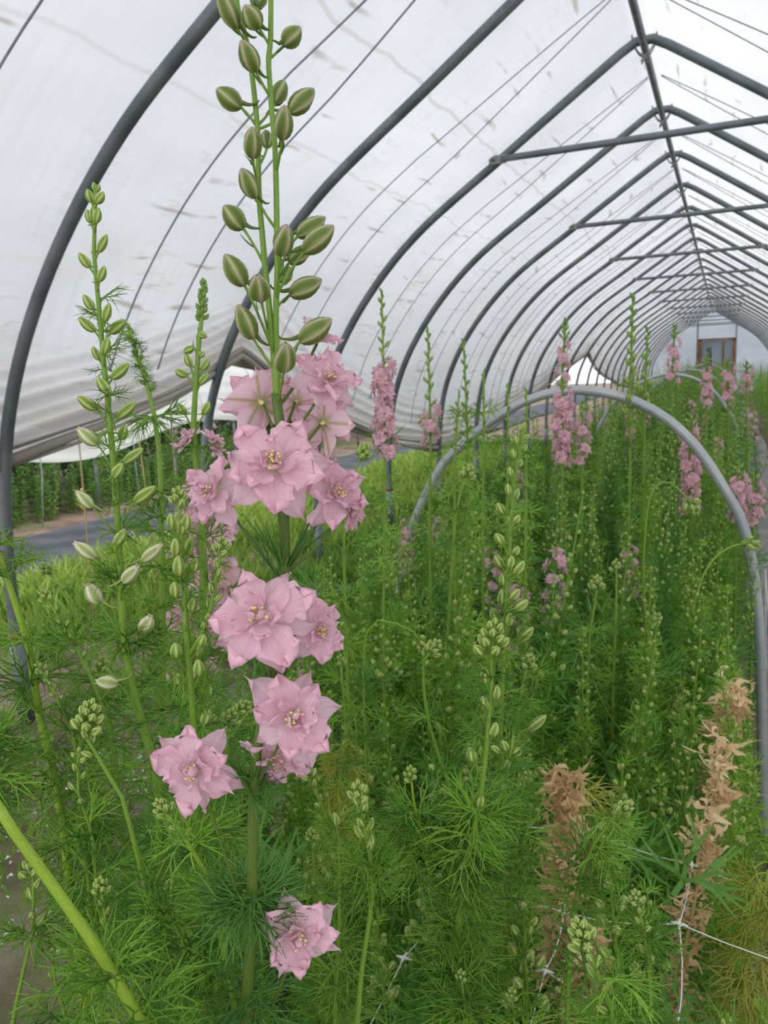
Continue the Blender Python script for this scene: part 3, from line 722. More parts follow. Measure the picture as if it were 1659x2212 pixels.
# ------------------------------------------------------------------ the pink larkspur in front
def main_plant():
    D = .40
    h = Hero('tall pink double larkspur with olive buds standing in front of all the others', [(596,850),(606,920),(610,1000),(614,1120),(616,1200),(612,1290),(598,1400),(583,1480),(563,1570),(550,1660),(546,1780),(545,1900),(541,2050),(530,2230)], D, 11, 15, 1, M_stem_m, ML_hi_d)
    k = h.k
    Lp = [(506,-60),(511,0),(521,45),(531,80),(540,130),(546,174),(552,230),(557,293),(558,360),(560,430),(566,500),(572,570),(579,640),(585,700),(592,780),(597,860)]
    Rp = [(583,-70),(585,0),(585,50),(584,93),(580,130),(583,180),(587,238),(592,290),(595,340),(597,420),(598,487),(599,595),(597,640),(596,704),(598,790),(600,880)]
    Bs = {}
    for key, pts, dd in (('L', Lp, .004), ('R', Rp, -.004)):
        W = [at(x, y, D + dd*(1 - i/(len(pts)-1))) for i, (x, y) in enumerate(pts)]; Pl = smooth_line(W, 44)
        stem_tube(h.root, Pl, np.linspace(5.0*k, 7.0*k, 44), M_stem if key == 'R' else M_stem, 'flower_spike'); Bs[key] = np.array([(pix(q)[1], *q) for q in Pl])
    def on(key, y): a = Bs[key]; return np.array([np.interp(y, a[:, 0], a[:, i]) for i in (1, 2, 3)])
    for bx, by, tx, ty, wd, br, ya, dz, kd in (
        (513,62,470,-22,40,'L',92,-.006,'o'),(560,62,527,11,42,'R',100,-.008,'o'),(556,16,562,-36,36,'L',60,.01,'o2'),(613,99,649,58,38,'R',128,.0,'o2'),
        (553,155,521,86,40,'R',212,-.01,'o'),(521,232,467,192,43,'L',276,.0,'o'),(594,224,614,174,34,'L',272,.014,'o2'),(627,243,678,192,44,'L',280,.012,'o'),
        (610,302,615,227,40,'R',372,-.012,'o'),(546,342,545,274,38,'L',400,-.012,'o'),(552,428,521,363,39,'R',497,-.008,'o'),(526,494,483,444,46,'L',575,.0,'o'),
        (606,551,619,485,41,'R',650,-.014,'o2'),(642,510,703,469,40,'R',600,.008,'o'),(656,545,721,487,47,'R',640,.0,'o'),(625,567,672,533,37,'R',620,.014,'o'),
        (529,617,485,549,47,'L',760,-.004,'o'),(564,648,555,594,43,'L',770,-.018,'o2'),(626,637,695,603,47,'R',672,.004,'o'),(548,732,513,658,45,'L',800,-.006,'o'),
        (648,738,716,688,50,'R',820,.0,'o'),(613,800,617,740,45,'R',870,-.02,'o2'),(577,318,574,282,27,'L',360,.012,'o2'),(611,612,625,575,30,'R',640,.014,'p')):
        b = at(bx, by, D + dz); t = at(tx, ty, D + dz*1.7)
        place_bud(h.root, b, t, wd*k, kd, on(br, ya), M_stem, 2.7*k)
        a = on(br, ya); place_leaf(h.root, a*.5 + b*.5, (b-a) + np.array([(.01 if tx > bx else -.01), 0, 0]), .009, h.rng, ML_tiny)
    st = h
    def fl(x, y, dia, f, seed, ay, back=False, open_=1., dz=0., brn=None):
        a = on(brn, ay) if brn else st.pt(st.at_y(ay))[0]
        fc = cdir(*f); p = at(x, y, D + dz); place_flower(h.root, p, dia/2*k*1.08, fc, seed, a, M_stem_m, back, open_, rped=3.3*k)
    fl(590,1008,205,(.0,.32,1),3,1230,dz=-.022)
    fl(462,1062,150,(-.55,.12,.85),11,1250,dz=-.006)
    fl(722,1062,150,(.62,.05,.8),5,1245,dz=-.004)
    fl(757,1105,90,(.85,-.25,.5),15,1240,dz=.002,open_=.7)
    fl(708,822,150,(.35,.55,.75),6,960,dz=-.004)
    fl(700,912,140,(.42,.42,-.8),7,1000,True,.8,dz=.01)
    fl(562,868,165,(-.5,.35,-.75),8,960,True,.85,dz=.012)
    fl(642,868,120,(.3,.2,-.9),9,940,True,.8,dz=.02)
    fl(690,735,90,(.45,.55,.2),10,880,True,.35,dz=.015)
    fl(662,960,70,(.3,-.3,-.8),16,1040,True,.6,dz=.012)
    fl(566,1335,212,(-.05,.22,1),12,1480,dz=-.022)
    fl(688,1362,140,(.6,.08,.8),13,1490,dz=-.002)
    fl(632,1545,198,(.22,.10,1),4,1700,dz=-.020)
    fl(600,1635,165,(-.1,-.55,.75),14,1720,dz=.004)
    fl(422,1660,190,(-.15,.08,1),17,2010,dz=-.010)
    fl(646,2022,186,(.08,.08,1),18,2300,dz=-.008)
    # narrow bracts and leaf whorls
    for y, n, sz in ((1225, 5, .034), (1265, 3, .030), (1482, 5, .022), (1700, 4, .026)):
        for j in range(n):
            p, t = st.pt(st.at_y(y + st.rng.uniform(-14, 14))); a = st.rng.uniform(0, 6.28); x, yv = frames([p, p+t, p+2*t])[2:4]
            place_leaf(h.root, p, x[0]*math.cos(a) + yv[0]*math.sin(a) + t*1.05, sz*st.rng.uniform(.8, 1.2), st.rng, ML_bract)
    for y, n, sz in ((1705, 4, .026), (1935, 6, .040), (1965, 5, .036), (2150, 4, .036), (2300, 5, .045), (2480, 6, .05)):
        for j in range(n):
            p, t = st.pt(st.at_y(y + st.rng.uniform(-18, 18))); a = 6.28*j/n + st.rng.uniform(-.3, .3); x, yv = frames([p, p+t, p+2*t])[2:4]
            place_leaf(h.root, p, x[0]*math.cos(a) + yv[0]*math.sin(a) + t*st.rng.uniform(.2, .8), sz*st.rng.uniform(.85, 1.2), st.rng, ML_hi_d)
ML_bract = []; ML_tiny = []
for i in range(3):
    r = random.Random(i+50); g = G()
    for k in range(4):
        a = (k-1.5)*.28 + r.uniform(-.1, .1); tube(g, bez((0, 0, 0), (.45, .45*a*.4, .06), (1*r.uniform(.8, 1.1), a*.8, r.uniform(0, .25)), 6), [.016, .018, .017, .014, .011, .004], 4, False)
    ML_bract.append(g.mesh('leaf', M_leaf_d))
    g = G(); tube(g, bez((0, 0, 0), (.5, .25, .1), (.95, -.1+.2*i, .35), 6), [.05, .07, .06, .05, .035, .01], 4, False); ML_tiny.append(g.mesh('leaf', M_leaf_d))
main_plant()

# ------------------------------------------------------------------ other plants that can be told apart
def left_bud_plant():
    h = Hero('tall larkspur with spurred pale green buds up its stem, left of the big pink one', [(206,398),(205,480),(203,560),(212,640),(222,760),(236,900),(245,1000),(252,1100),(260,1230),(264,1330),(277,1430),(300,1540),(330,1640),(345,1750),(352,1900)], .58, 3.5, 12, 2)
    for i, (bx, by, tx, ty, wd, kd, dr, dz) in enumerate((
        (204,412,202,393,11,'p',14,0),(209,415,215,398,11,'p',14,.01),(199,438,188,408,19,'p',40,0),(209,440,224,414,19,'p',35,-.01),(196,482,188,452,17,'p',20,.01),(208,482,213,448,18,'p',20,-.01),(203,480,200,446,18,'p',20,0),
        (213,545,231,506,19,'p',22,0),(194,578,170,546,20,'p',22,0),(215,608,226,574,19,'p',25,-.005),(202,670,180,636,20,'p',28,0),(226,694,236,654,20,'p',35,-.01),(205,716,170,686,22,'p',30,0),(238,720,270,690,24,'p',35,0),
        (226,764,233,728,20,'p',30,-.01),(215,778,200,748,18,'p',25,.015),(242,818,279,784,25,'s',36,0),(236,850,210,816,24,'p',30,-.008),(209,884,167,856,26,'s',60,0),(256,902,293,868,26,'s',44,0),(262,950,270,918,24,'p',50,.01),
        (211,960,168,926,31,'w',66,0),(268,1000,309,968,25,'s',50,0),(246,1032,264,1000,25,'s',45,-.012),(200,1096,166,1062,26,'w',70,0),(290,1086,335,1050,28,'s',60,0),(252,1176,270,1143,26,'s',50,-.014),
        (208,1206,160,1172,30,'w',64,0),(308,1212,349,1176,28,'w',70,0),(266,1258,298,1222,30,'w',45,-.012),(216,1302,188,1262,38,'w',80,0),(306,1366,326,1330,34,'w',70,0),(256,1476,208,1472,34,'w',90,-.01))):
        h.bud(bx, by, tx, ty, wd, kd, dr, dz, dz)
    h.leaves(h.at_y(640), h.at_y(1250), 16, .022, 1, 1.3)
    h.leaves(h.at_y(1250), h.at_y(1420), 4, .028, 2, 1.1); h.leaves(h.at_y(1420), h.at_y(2100), 10, .042, 2, .9)
left_bud_plant()

h = Hero('dark slender larkspur with closed bracted tip, bowing left of the hitched-up cover', [(276,700),(284,740),(298,772),(314,815),(330,880),(342,960),(348,1080),(350,1250),(352,1400),(350,1600)], .75, 4, 8.5, 3)
h.spike(.004, h.at_y(850), 13, 12, 14, 4, 8, 'g', 'g', .9); h.leaves(.01, h.at_y(840), 12, .016, 1, 1.)
h.leaves(h.at_y(900), h.at_y(905), 2, 0.037, 2, .5); h.leaves(h.at_y(1050), h.at_y(1600), 10, 0.044, 2, .9)

h = Hero('larkspur with green tip, faded pink blooms and buds beside the second hoop leg', [(440,615),(438,660),(432,720),(426,790),(421,860),(418,930),(424,1010),(434,1090),(440,1300),(430,1500)], .85, 4, 11, 4)
h.spike(0, h.at_y(700), 22, 12, 17, 3, 6, 'g', 'g', .8, False)
for b in ((418,750,396,762,18),(412,792,400,764,17),(432,772,440,758,15),(436,800,452,774,18),(404,812,378,800,20),(432,830,450,806,18),(400,895,384,872,20),(440,895,452,868,20),(428,720,448,728,16)): h.bud(b[0], b[1], b[2], b[3], b[4], 'p', 40)
for x, y, dia, f, sd in ((405,957,72,(-.5,.6,.5),3),(455,950,55,(.5,.7,.3),4),(462,970,50,(.6,.2,.4),5)):
    place_flower(h.root, at(x, y, .85), dia/2*h.k, cdir(*f), sd, h.pt(h.at_y(y+70))[0], M_stem, True, .45)
h.leaves(h.at_y(980), h.at_y(1500), 10, 0.044, 2, .7)

# pink spike standing behind the big plant
h = Hero('fully open pink larkspur spike half hidden behind the big front plant', [(432,1040),(436,1120),(440,1250),(436,1400),(430,1520),(425,1700)], .98, 4, 8, 5)
rr_ = random.Random(8)
for i, (x, y) in enumerate([(418,1050),(448,1075),(425,1100),(405,1130),(452,1128),(480,1150),(432,1175),(395,1185),(462,1200),(488,1235),(415,1215),(440,1260),(470,1285),(420,1290),(385,1345),(450,1330),(475,1335),(400,1320),(440,1365),(478,1380),(408,1450),(440,1445),(385,1455)]):
    M = mat4(frame_z(cdir(rr_.uniform(-.7,.7), rr_.uniform(-.3,.5), 1), roll=rr_.uniform(0, 6)), at(x, y, .98 + rr_.uniform(-.015, .03)), rr_.uniform(36, 46)*h.k)
    link('flower', MSF[i % 4], h.root, M)
h.leaves(h.at_y(1500), h.at_y(1900), 8, 0.052, 2, .9)

h = Hero('larkspur with compact green buds just left of the big stem, with a budded side shoot', [(384,1062),(390,1120),(395,1200),(399,1290),(402,1360),(408,1440),(416,1520),(420,1600),(424,1750)], .52, 4, 11, 6)
h.cluster(9, 20, 'p')
for i, b in enumerate(((372,1142,368,1108,22),(384,1140,386,1106,23),(401,1146,403,1110,25),(380,1200,378,1162,24),(401,1200,412,1160,27),(392,1155,396,1118,24),(388,1244,384,1200,29),(402,1250,410,1212,26),(420,1235,424,1205,20),(380,1290,376,1256,24),(405,1305,408,1270,27),(414,1320,418,1290,24),(382,1420,378,1388,27),(424,1420,425,1385,28),(390,1478,386,1448,29),(430,1460,427,1424,26),(442,1510,449,1474,30),(440,1565,450,1530,27),(434,1395,440,1370,22))):
    h.bud(*b, 'p', 34, (-.008, .008, 0)[i % 3], (-.01, .01, 0)[i % 3])
h.leaves(h.at_y(1200), h.at_y(1500), 12, .022, 1, 1.); h.leaves(h.at_y(1540), h.at_y(2000), 8, 0.044, 2, .9)
b = h.branch([(480,1168),(472,1225),(458,1300),(440,1360),(414,1440)], 3, 6); b.cluster(8, 18, 'p'); b.spike(b.L[-1]*.2, b.L[-1]*.75, 9, 22, 26, 5, 10, 'p', 'p', .8)

h = Hero('thick leaning larkspur stem near the first hoop leg, cropped by the picture edge', [(-6,1190),(12,1240),(35,1310),(60,1390),(68,1430),(80,1520),(97,1590),(112,1660),(125,1720),(138,1790),(150,1900)], .62, 6.5, 11, 7, M_stem_y)
h.leaves(0, h.at_y(1250), 3, 0.036, 3, .9); h.leaves(h.at_y(1400), h.at_y(1900), 8, 0.046, 3, .9)

h = Hero('thick bare yellow-green larkspur stem slanting across the lower left corner', [(-40,1690),(0,1755),(60,1838),(130,1935),(200,2035),(265,2140),(320,2240)], .36, 12.5, 14.5, 8, M_stem_y)
h.leaves(h.at_y(2120), h.at_y(2600), 8, 0.043, 3, .7)

def bud_head(label, pts, D, r0, r1, seed, cl, clsize, sp=None, kind='p', leaf=None, stem=None, lsize=.042, R=1., group=None, lrange=None, n=None):
    h = Hero(label, pts, D, r0, r1, seed, stem or M_stem, leaf, group=group)
    if cl: h.cluster(cl, clsize, kind, R)
    if sp: h.spike(h.at_y(sp[0]), h.at_y(sp[1]), sp[2], sp[3], sp[4], 5, sp[5] if len(sp) > 5 else 10, kind, kind, .85)
    a, b = lrange or (pts[-1][1]*.5 + pts[0][1]*.5, pts[-1][1] + 260)
    h.leaves(h.at_y(a), h.at_y(b), n or 7, lsize, 2, .95); return h
bud_head('small larkspur with plump yellow-green buds under the slanting bare stem', [(70,1855),(72,1920),(74,1990),(67,2030),(50,2100),(30,2200),(24,2260)], .50, 3, 6, 9, 10, 24, (1900,2015,5,28,34,12), lrange=(2022,2040), n=3, lsize=.03)
bud_head('little larkspur head of tight buds in the lower left corner beside the soil', [(108,2028),(112,2080),(122,2130),(140,2190),(150,2260)], .50, 2.5, 5, 10, 8, 15, (2060,2215,6,16,20,8))
bud_head('larkspur with a round knob of pale buds right of the slanting bare stem', [(216,1903),(222,1960),(235,2020),(252,2080),(275,2140),(300,2240)], .46, 3, 6, 11, 12, 19, (1960,2030,4,20,22,8))
bud_head('small pale-headed larkspur among leaves below the lowest-left pink bloom', [(366,1905),(370,1960),(382,2020),(412,2070),(450,2130),(490,2190),(520,2260)], .45, 2.5, 5.5, 12, 11, 12, (1955,1975,2,14,14,6), lsize=.045, lrange=(1960,2300), n=10)
bud_head('larkspur with a full round bud head on an S-curved stem', [(195,1525),(192,1560),(188,1592),(202,1635),(245,1680),(268,1735),(285,1800),(305,1880),(320,1950),(340,2040),(352,2150)], .47, 4, 7, 13, 16, 27, (1585,1635,4,28,28,12), R=1.25, lrange=(1950,2400), lsize=.045)
bud_head('thin larkspur stem with scattered spurred buds, below the round bud head', [(168,1625),(165,1665),(166,1700),(180,1748),(198,1800),(206,1880),(210,1980)], .5, 2.5, 5, 14, 3, 18, (1650,1740,5,22,24,14), kind='s')
bud_head('slim larkspur spike of tiny buds leaning left in front of the weeds', [(92,1280),(112,1310),(135,1345),(158,1385),(178,1425),(200,1470),(222,1530),(240,1600),(252,1680),(262,1800)], .62, 3, 6, 15, 9, 15, (1310,1440,12,14,17,6), lrange=(1430,1900), n=5)
bud_head('dark curving larkspur tip with clustered buds in front of the aisle weeds', [(92,1222),(112,1240),(130,1270),(150,1300),(172,1345),(200,1400),(225,1480),(240,1580)], .72, 3, 5.5, 16, 14, 12, (1240,1280,5,12,12,4), kind='g', lrange=(1400,1800))
bud_head('small larkspur spike with loose little buds left of the round bud head', [(82,1435),(100,1465),(115,1495),(135,1520),(152,1560),(165,1620),(172,1720)], .6, 2.5, 5, 17, 7, 13, (1460,1530,8,13,15,6))
bud_head('larkspur with a knob of buds peeping behind the spurred-bud plant', [(222,1425),(220,1455),(212,1500),(205,1580),(200,1700)], .66, 3, 5, 18, 10, 17)
bud_head('larkspur head tucked under the lowest-left pink bloom, stem turning thick and yellow', [(342,1735),(362,1758),(385,1790),(415,1830),(440,1880),(465,1950),(480,2040),(495,2110),(512,2230)], .44, 3.5, 9.5, 19, 11, 20, (1760,1815,4,24,26,10), stem=M_stem_y, lrange=(1850,2300))
bud_head('larkspur bud head between the budded stem and the big olive stem', [(500,1540),(495,1575),(488,1610),(478,1700),(470,1800)], .56, 3, 6, 20, 14, 19, R=1.2)
bud_head('drooping larkspur head of small buds behind the big olive stem', [(535,1520),(520,1512),(505,1520),(497,1550),(492,1620),(488,1720)], .68, 3, 5.5, 21, 11, 16)
bud_head('upright larkspur bud spike on a plain stem right of the lowest pink bloom', [(772,1698),(782,1760),(792,1820),(803,1880),(805,1930),(796,2000),(782,2090),(770,2230)], .48, 3.5, 8, 22, 9, 24, (1735,1850,9,30,36,10), lrange=(1880,1930), n=4, lsize=.035)
h = Hero('thin straight larkspur stem with one round bud at its top', [(726,1765),(730,1820),(733,1900),(732,2000),(728,2100),(722,2230)], .56, 3, 6, 23); h.bud(728, 1785, 722, 1755, 20, 'p', 20); h.leaves(.01, h.at_y(1800), 2, .03, 2, .9); h.leaves(h.at_y(2050), h.at_y(2500), 8, 0.044, 2, .9)
bud_head('small larkspur head of round buds right of the big olive stem', [(672,1795),(674,1840),(682,1900),(690,1990),(692,2100)], .62, 2.5, 5, 24, 12, 14, (1835,1960,4,15,17,6))
bud_head('larkspur with little buds leaning left behind the third pink cluster', [(655,1660),(672,1695),(692,1735),(712,1790),(735,1880),(742,2000)], .66, 3, 6, 25, 6, 20, (1690,1745,4,22,26,10))

h = Hero('tall pale-budded larkspur spike standing clear at mid-bed', [(1136,915),(1124,960),(1112,1030),(1105,1100),(1101,1180),(1097,1260),(1092,1340),(1088,1440),(1082,1540),(1080,1700)], .85, 3, 7, 26)
for i, b in enumerate(((1126,930,1134,912,11),(1132,950,1144,938,12),(1118,960,1112,940,12),(1128,975,1138,960,14),(1112,990,1106,970,14),(1118,1010,1128,992,15),(1104,1030,1100,1008,15),(1112,1080,1120,1055,16),(1100,1070,1096,1044,16),(1088,1110,1074,1086,20),(1112,1130,1122,1112,18),(1102,1140,1098,1115,18),(1086,1175,1070,1152,21),(1110,1200,1120,1180,20),(1102,1228,1106,1200,20),(1085,1225,1068,1200,22),(1112,1240,1132,1212,24),(1090,1265,1085,1238,22),(1104,1295,1122,1272,22),(1085,1308,1084,1272,22),(1114,1318,1140,1296,25),(1075,1345,1062,1312,24),(1100,1352,1100,1322,22),(1122,1385,1152,1355,26),(1142,1578,1180,1545,25))):
    h.bud(*b, 'sp'[i % 2] if i > 12 else 'p', 32, (-.008, .008)[i % 2], (-.008, .008)[i % 2])
h.leaves(h.at_y(1330), h.at_y(1900), 12, 0.044, 2, .9)
h = Hero('sturdy larkspur crowned with a tight spindle of striped green buds, right of middle', [(1067,1352),(1062,1410),(1062,1470),(1055,1560),(1048,1640),(1038,1720),(1020,1810),(1004,1900),(992,1990),(980,2080),(975,2230)], .58, 4, 10, 27)
h.cluster(15, 28, 'p', 1.35)
for b in ((1050,1475,1045,1440,22),(1072,1510,1074,1480,22),(1048,1535,1042,1503,24),(1063,1590,1072,1560,26),(1022,1645,1014,1614,26),(1036,1745,1040,1715,22)): h.bud(*b, 'p', 24)
h.leaves(h.at_y(1400), h.at_y(1620), 8, .028, 1, 1.); h.leaves(h.at_y(1740), h.at_y(2060), 11, 0.043, 3, .7); h.leaves(h.at_y(2060), h.at_y(2600), 9, 0.052, 2, .9)
h = Hero('larkspur with pale buds on side stalks just right of the spindle-headed one', [(1110,1590),(1100,1640),(1092,1690),(1085,1760),(1082,1860),(1085,1960),(1097,2060),(1096,2230)], .68, 3.5, 8, 28)
for b in ((1080,1625,1060,1612,18),(1095,1622,1085,1600,22),(1108,1630,1128,1618,22),(1128,1692,1135,1665,17),(1090,1660,1100,1640,18),(1085,1710,1092,1690,18),(1118,1702,1124,1680,14)): h.bud(*b, 'p', 40)
h.leaves(h.at_y(1650), h.at_y(2100), 12, 0.041, 2, .7)
b = h.branch([(1132,1955),(1115,1990),(1098,2040)], 2, 3); b.cluster(8, 14)
bud_head('larkspur with a small round bud tuft over spiky leaves, left of the spindle-headed one', [(886,1662),(890,1700),(898,1760),(910,1810),(925,1880),(948,1950),(972,2010),(985,2070)], .60, 2.5, 6, 29, 10, 16, lsize=.042, lrange=(1760,1880), n=6, stem=M_stem_y)
bud_head('larkspur with nodding bud head on a long thin stem behind the small round tuft', [(945,1388),(930,1405),(914,1430),(915,1480),(922,1540),(940,1610),(965,1680),(985,1760)], .85, 3, 5, 30, 12, 17, (1400,1440,4,15,15,5))
bud_head('larkspur whose thin stem arches over to the right at mid-height', [(912,1398),(904,1376),(886,1360),(862,1349),(836,1341),(814,1340),(798,1352),(790,1380),(786,1430),(786,1500),(788,1580)], .9, 2, 3.2, 31, 8, 14)
bud_head('big-budded larkspur head at the lower right, just before the dried plant', [(1248,1998),(1262,2030),(1280,2075),(1300,2120),(1316,2170),(1335,2240)], .45, 4, 8, 32, 15, 30, (2060,2190,7,34,38,16), R=1.15, lsize=.05)
bud_head('leaning larkspur with a bud tuft pointing right, above the lower right dried stems', [(1360,1738),(1345,1752),(1325,1768),(1304,1790),(1275,1840),(1252,1900),(1238,1980),(1230,2080),(1225,2230)], .62, 3, 6.5, 33, 11, 18, (1752,1800,4,18,18,6), lsize=.042, lrange=(1785,1960), n=6)
bud_head('upright larkspur with two tiers of small buds near the white netting knot', [(1372,1930),(1380,1975),(1392,2010),(1400,2070),(1405,2150),(1408,2240)], .56, 3, 6, 34, 12, 17, (1975,2030,5,22,26,10), lrange=(2030,2060), n=4, lsize=.035)
bud_head('short larkspur with tight bud knob sitting low beside the netting at bottom right', [(1372,2085),(1376,2120),(1380,2180),(1384,2260)], .6, 2.5, 5, 35, 10, 14)
for i, (pts, D, cl, sz, lab) in enumerate((
    ([(995,2100),(1000,2140),(1010,2230)], .55, 9, 13, 'tiny larkspur bud knob at the bottom edge under the spindle-headed plant'),
    ([(1105,2140),(1108,2180),(1112,2260)], .55, 9, 14, 'tiny larkspur bud knob at the bottom edge right of middle'),
    ([(1046,2010),(1050,2050),(1060,2150)], .75, 8, 13, 'small larkspur bud knob low between two tall stems'),
    ([(1012,1905),(1020,1940),(1030,2050)], .75, 9, 17, 'larkspur bud knob behind the spindle-headed stem'),
    ([(1138,1665),(1130,1700),(1120,1790)], .8, 9, 16, 'larkspur bud knob right of the side-stalked plant'),
    ([(1145,1420),(1135,1455),(1122,1520)], .95, 11, 16, 'narrow larkspur bud head behind the tall pale-budded spike'),
    ([(1015,1010),(1000,1045),(985,1110),(975,1250)], 1.35, 12, 15, 'larkspur bud head bending right in the middle of the bed'),
    ([(790,965),(775,1000),(760,1040),(745,1120),(745,1300)], 1.1, 14, 16, 'slanting larkspur spike of small pale buds right of the big pink blooms'),
    ([(735,1420),(738,1460),(745,1540),(750,1700)], 1.0, 6, 12, 'thin larkspur top between the pink clusters and mid-bed'),
    ([(1330,1215),(1332,1260),(1330,1330),(1325,1480)], 1.6, 7, 12, 'spindly larkspur tip right of the tall pale-budded spike'),
    ([(1290,1250),(1286,1300),(1275,1360),(1270,1450)], 1.5, 12, 15, 'nodding larkspur head of cream buds left of the hoop leg'),
    ([(1420,1330),(1405,1345),(1400,1420),(1390,1560)], 1.6, 10, 15, 'larkspur bud tuft tilted right inside the near hoop'))):
    bud_head(lab, pts, D, 2.2, 4, 60+i, cl, sz, lsize=.05)
h = bud_head('larkspur stem that hooks sharply over to the right under the hoop', [(1502,1104),(1488,1082),(1470,1062),(1452,1046),(1436,1040),(1420,1046),(1408,1064),(1400,1095),(1394,1150),(1390,1230),(1394,1330),(1402,1450)], 1.75, 1.8, 3, 80, 12, 16)
h = bud_head('larkspur stem arching right to lean its budded tip on the hoop leg', [(1634,1178),(1616,1174),(1596,1176),(1575,1183),(1553,1197),(1534,1218),(1518,1246),(1506,1282),(1495,1330),(1480,1420),(1465,1550)], 1.9, 1.8, 3, 81, 10, 16, stem=M_stem_y)

h = Hero('feathery larkspur leaf tuft cropped by the left edge, above the slanting stem', [(-30,1600),(-28,1680),(-26,1800),(-30,1950)], .5, 4, 6, 140)
h.leaves(.0, h.at_y(1760), 5, .046, 4, .4)
# tall background spikes
def back_spike(label, x, y0, y1, D, seed, pink=None, n=16, size=14, lean=0, kind='p', bare=False):
    h = Hero(label, [(x + lean, y0), (x + lean*.6, y0*.7+y1*.3), (x, y1), (x - 2, y1 + 160)], D, 2.0, 3.6, seed)
    pe = pink[0] if pink else y1
    h.spike(.005, h.at_y(pe), n, size*.55, size, 3, 7, 'g', kind, .85, False)
    if pink:
        r = random.Random(seed); l0, l1 = h.at_y(pink[0]), h.at_y(pink[1])
        m = pink[2]
        for i in range(m):
            p, t = h.pt(l0 + (l1-l0)*(i+.5)/m); a = i*2.4; d = unit([math.cos(a), math.sin(a), .15]); s = pink[3]*h.k
            link('flower', MSF[i % 4], h.root, mat4(frame_z(d + np.array([0, 0, r.uniform(-.1, .3)]), roll=r.uniform(0, 6)), p + d*s*r.uniform(.5, 1.), s))
    h.leaves(h.at_y(y1 - 60 if not bare else y1), h.at_y(y1 + 260), 9, 0.044, 2, .7, ML_lo); return h
ML_lo = [g.mesh('leaf', M_leaf) for g in LEAF_LO]
back_spike('tall pale pink larkspur spike against the white cover, right of the big plant', 832, 628, 1000, 1.55, 90, (790, 990, 20, 22), 16, 16, -8)
back_spike('tall thin larkspur with loose buds and a few pink blooms against the cover', 930, 712, 960, 1.9, 91, (880, 960, 5, 20), 16, 15, -6)
back_spike('green larkspur spike with dark tip before the lifted cover hem', 1010, 738, 960, 1.9, 92, None, 20, 14, -9, 'g')
back_spike('short green larkspur tip with feathery bracts before the cover hem', 1045, 800, 960, 1.8, 93, None, 10, 12, 0, 'g')
back_spike('thin leaning larkspur tip before the cover hem', 984, 845, 975, 1.8, 94, None, 8, 11, 8, 'g')
back_spike('green larkspur tip in front of the near hoop, left part of the arc', 1097, 828, 1000, 1.8, 95, None, 14, 12, 0, 'g')
back_spike('dark green larkspur tip crossing the near hoop left of its top', 1137, 842, 1040, 1.7, 96, None, 16, 13, 0, 'g')
back_spike('very tall green budded larkspur rising over the hoop toward the roof', 1362, 645, 900, 2.5, 97, None, 22, 22, 5, 's')
back_spike('second tall budded larkspur beside the very tall one over the hoop', 1392, 716, 900, 2.6, 98, None, 14, 20, 8, 's')
back_spike('tall larkspur with pink base above the near hoop top', 1214, 692, 850, 3.2, 99, (740, 850, 8, 14), 12, 12, 8)
back_spike('dense pink larkspur spike hanging under the near hoop top', 1215, 820, 1000, 2.45, 100, (850, 1000, 17, 19), 6, 14, 0)
back_spike('smaller pink larkspur beside the dense pink spike under the hoop', 1258, 870, 1010, 2.45, 101, (900, 1000, 8, 15), 6, 12, 0)
back_spike('pink larkspur spike behind the right shoulder of the near hoop', 1490, 900, 1110, 2.9, 102, (930, 1110, 18, 20), 6, 14, 0)
back_spike('pink larkspur spike just right of the near hoop shoulder', 1590, 1000, 1130, 2.4, 103, (1030, 1130, 12, 18), 5, 14, 6)
back_spike('pink larkspur showing at the right edge of the picture', 1628, 1020, 1140, 2.5, 104, (1050, 1130, 8, 18), 4, 14, 0)
back_spike('lone pink larkspur bloom spike far right beyond the second hoop', 1452, 705, 830, 5.2, 105, (735, 830, 9, 12), 8, 9, 6)
back_spike('pale pink larkspur spike before the far hoops', 1526, 770, 880, 5.0, 106, (795, 880, 12, 11), 6, 8, 0)
back_spike('pink larkspur spike right of the far hoops', 1573, 780, 870, 6.0, 107, (795, 860, 8, 12), 5, 8, 0)
back_spike('pink larkspur spike by the right wall of the tunnel', 1613, 785, 870, 6.2, 108, (800, 850, 7, 11), 5, 8, 0)
h = back_spike('purple larkspur spike in front of the far door', 1532, 748, 800, 12, 109, None, 6, 5, 0)
for j in range(12): link('flower', MSFP[0], h.root, mat4(frame_z([math.cos(j*2.4), math.sin(j*2.4), .2]), at(1532 + 3*math.cos(j*2.4), 752 + j*3.6, 12), .035))

# dried brown plants and yellowing ones
def dried(label, pts, D, seed, r0, r1, n, size, meshes=None, stem=None):
    h = Hero(label, pts, D, r0, r1, seed, stem or M_stem_dry, meshes or ML_dry, name='dried_larkspur', cat='plant')
    h.leaves(.0, h.vl, n, size, 2, -.1); return h
dried('dried brown larkspur with curled withered leaves, standing at the lower right', [(1222,1668),(1218,1740),(1212,1830),(1208,1930),(1205,2050),(1212,2200)], .95, 120, 4, 6, 34, .048)
dried('dried brown leaning larkspur beside the white netting line', [(1560,1600),(1548,1700),(1530,1790),(1512,1880),(1492,1990),(1470,2100),(1455,2230)], .95, 121, 3.5, 6, 19, .045)
dried('withered tan larkspur in front of the hoop leg', [(1590,1480),(1575,1560),(1552,1650),(1530,1760),(1515,1900)], 1.35, 122, 2.5, 4, 24, .06)
dried('withered tan larkspur tuft low at the bottom right', [(1290,2040),(1275,2100),(1262,2180),(1255,2260)], .85, 123, 3, 5, 20, .045)
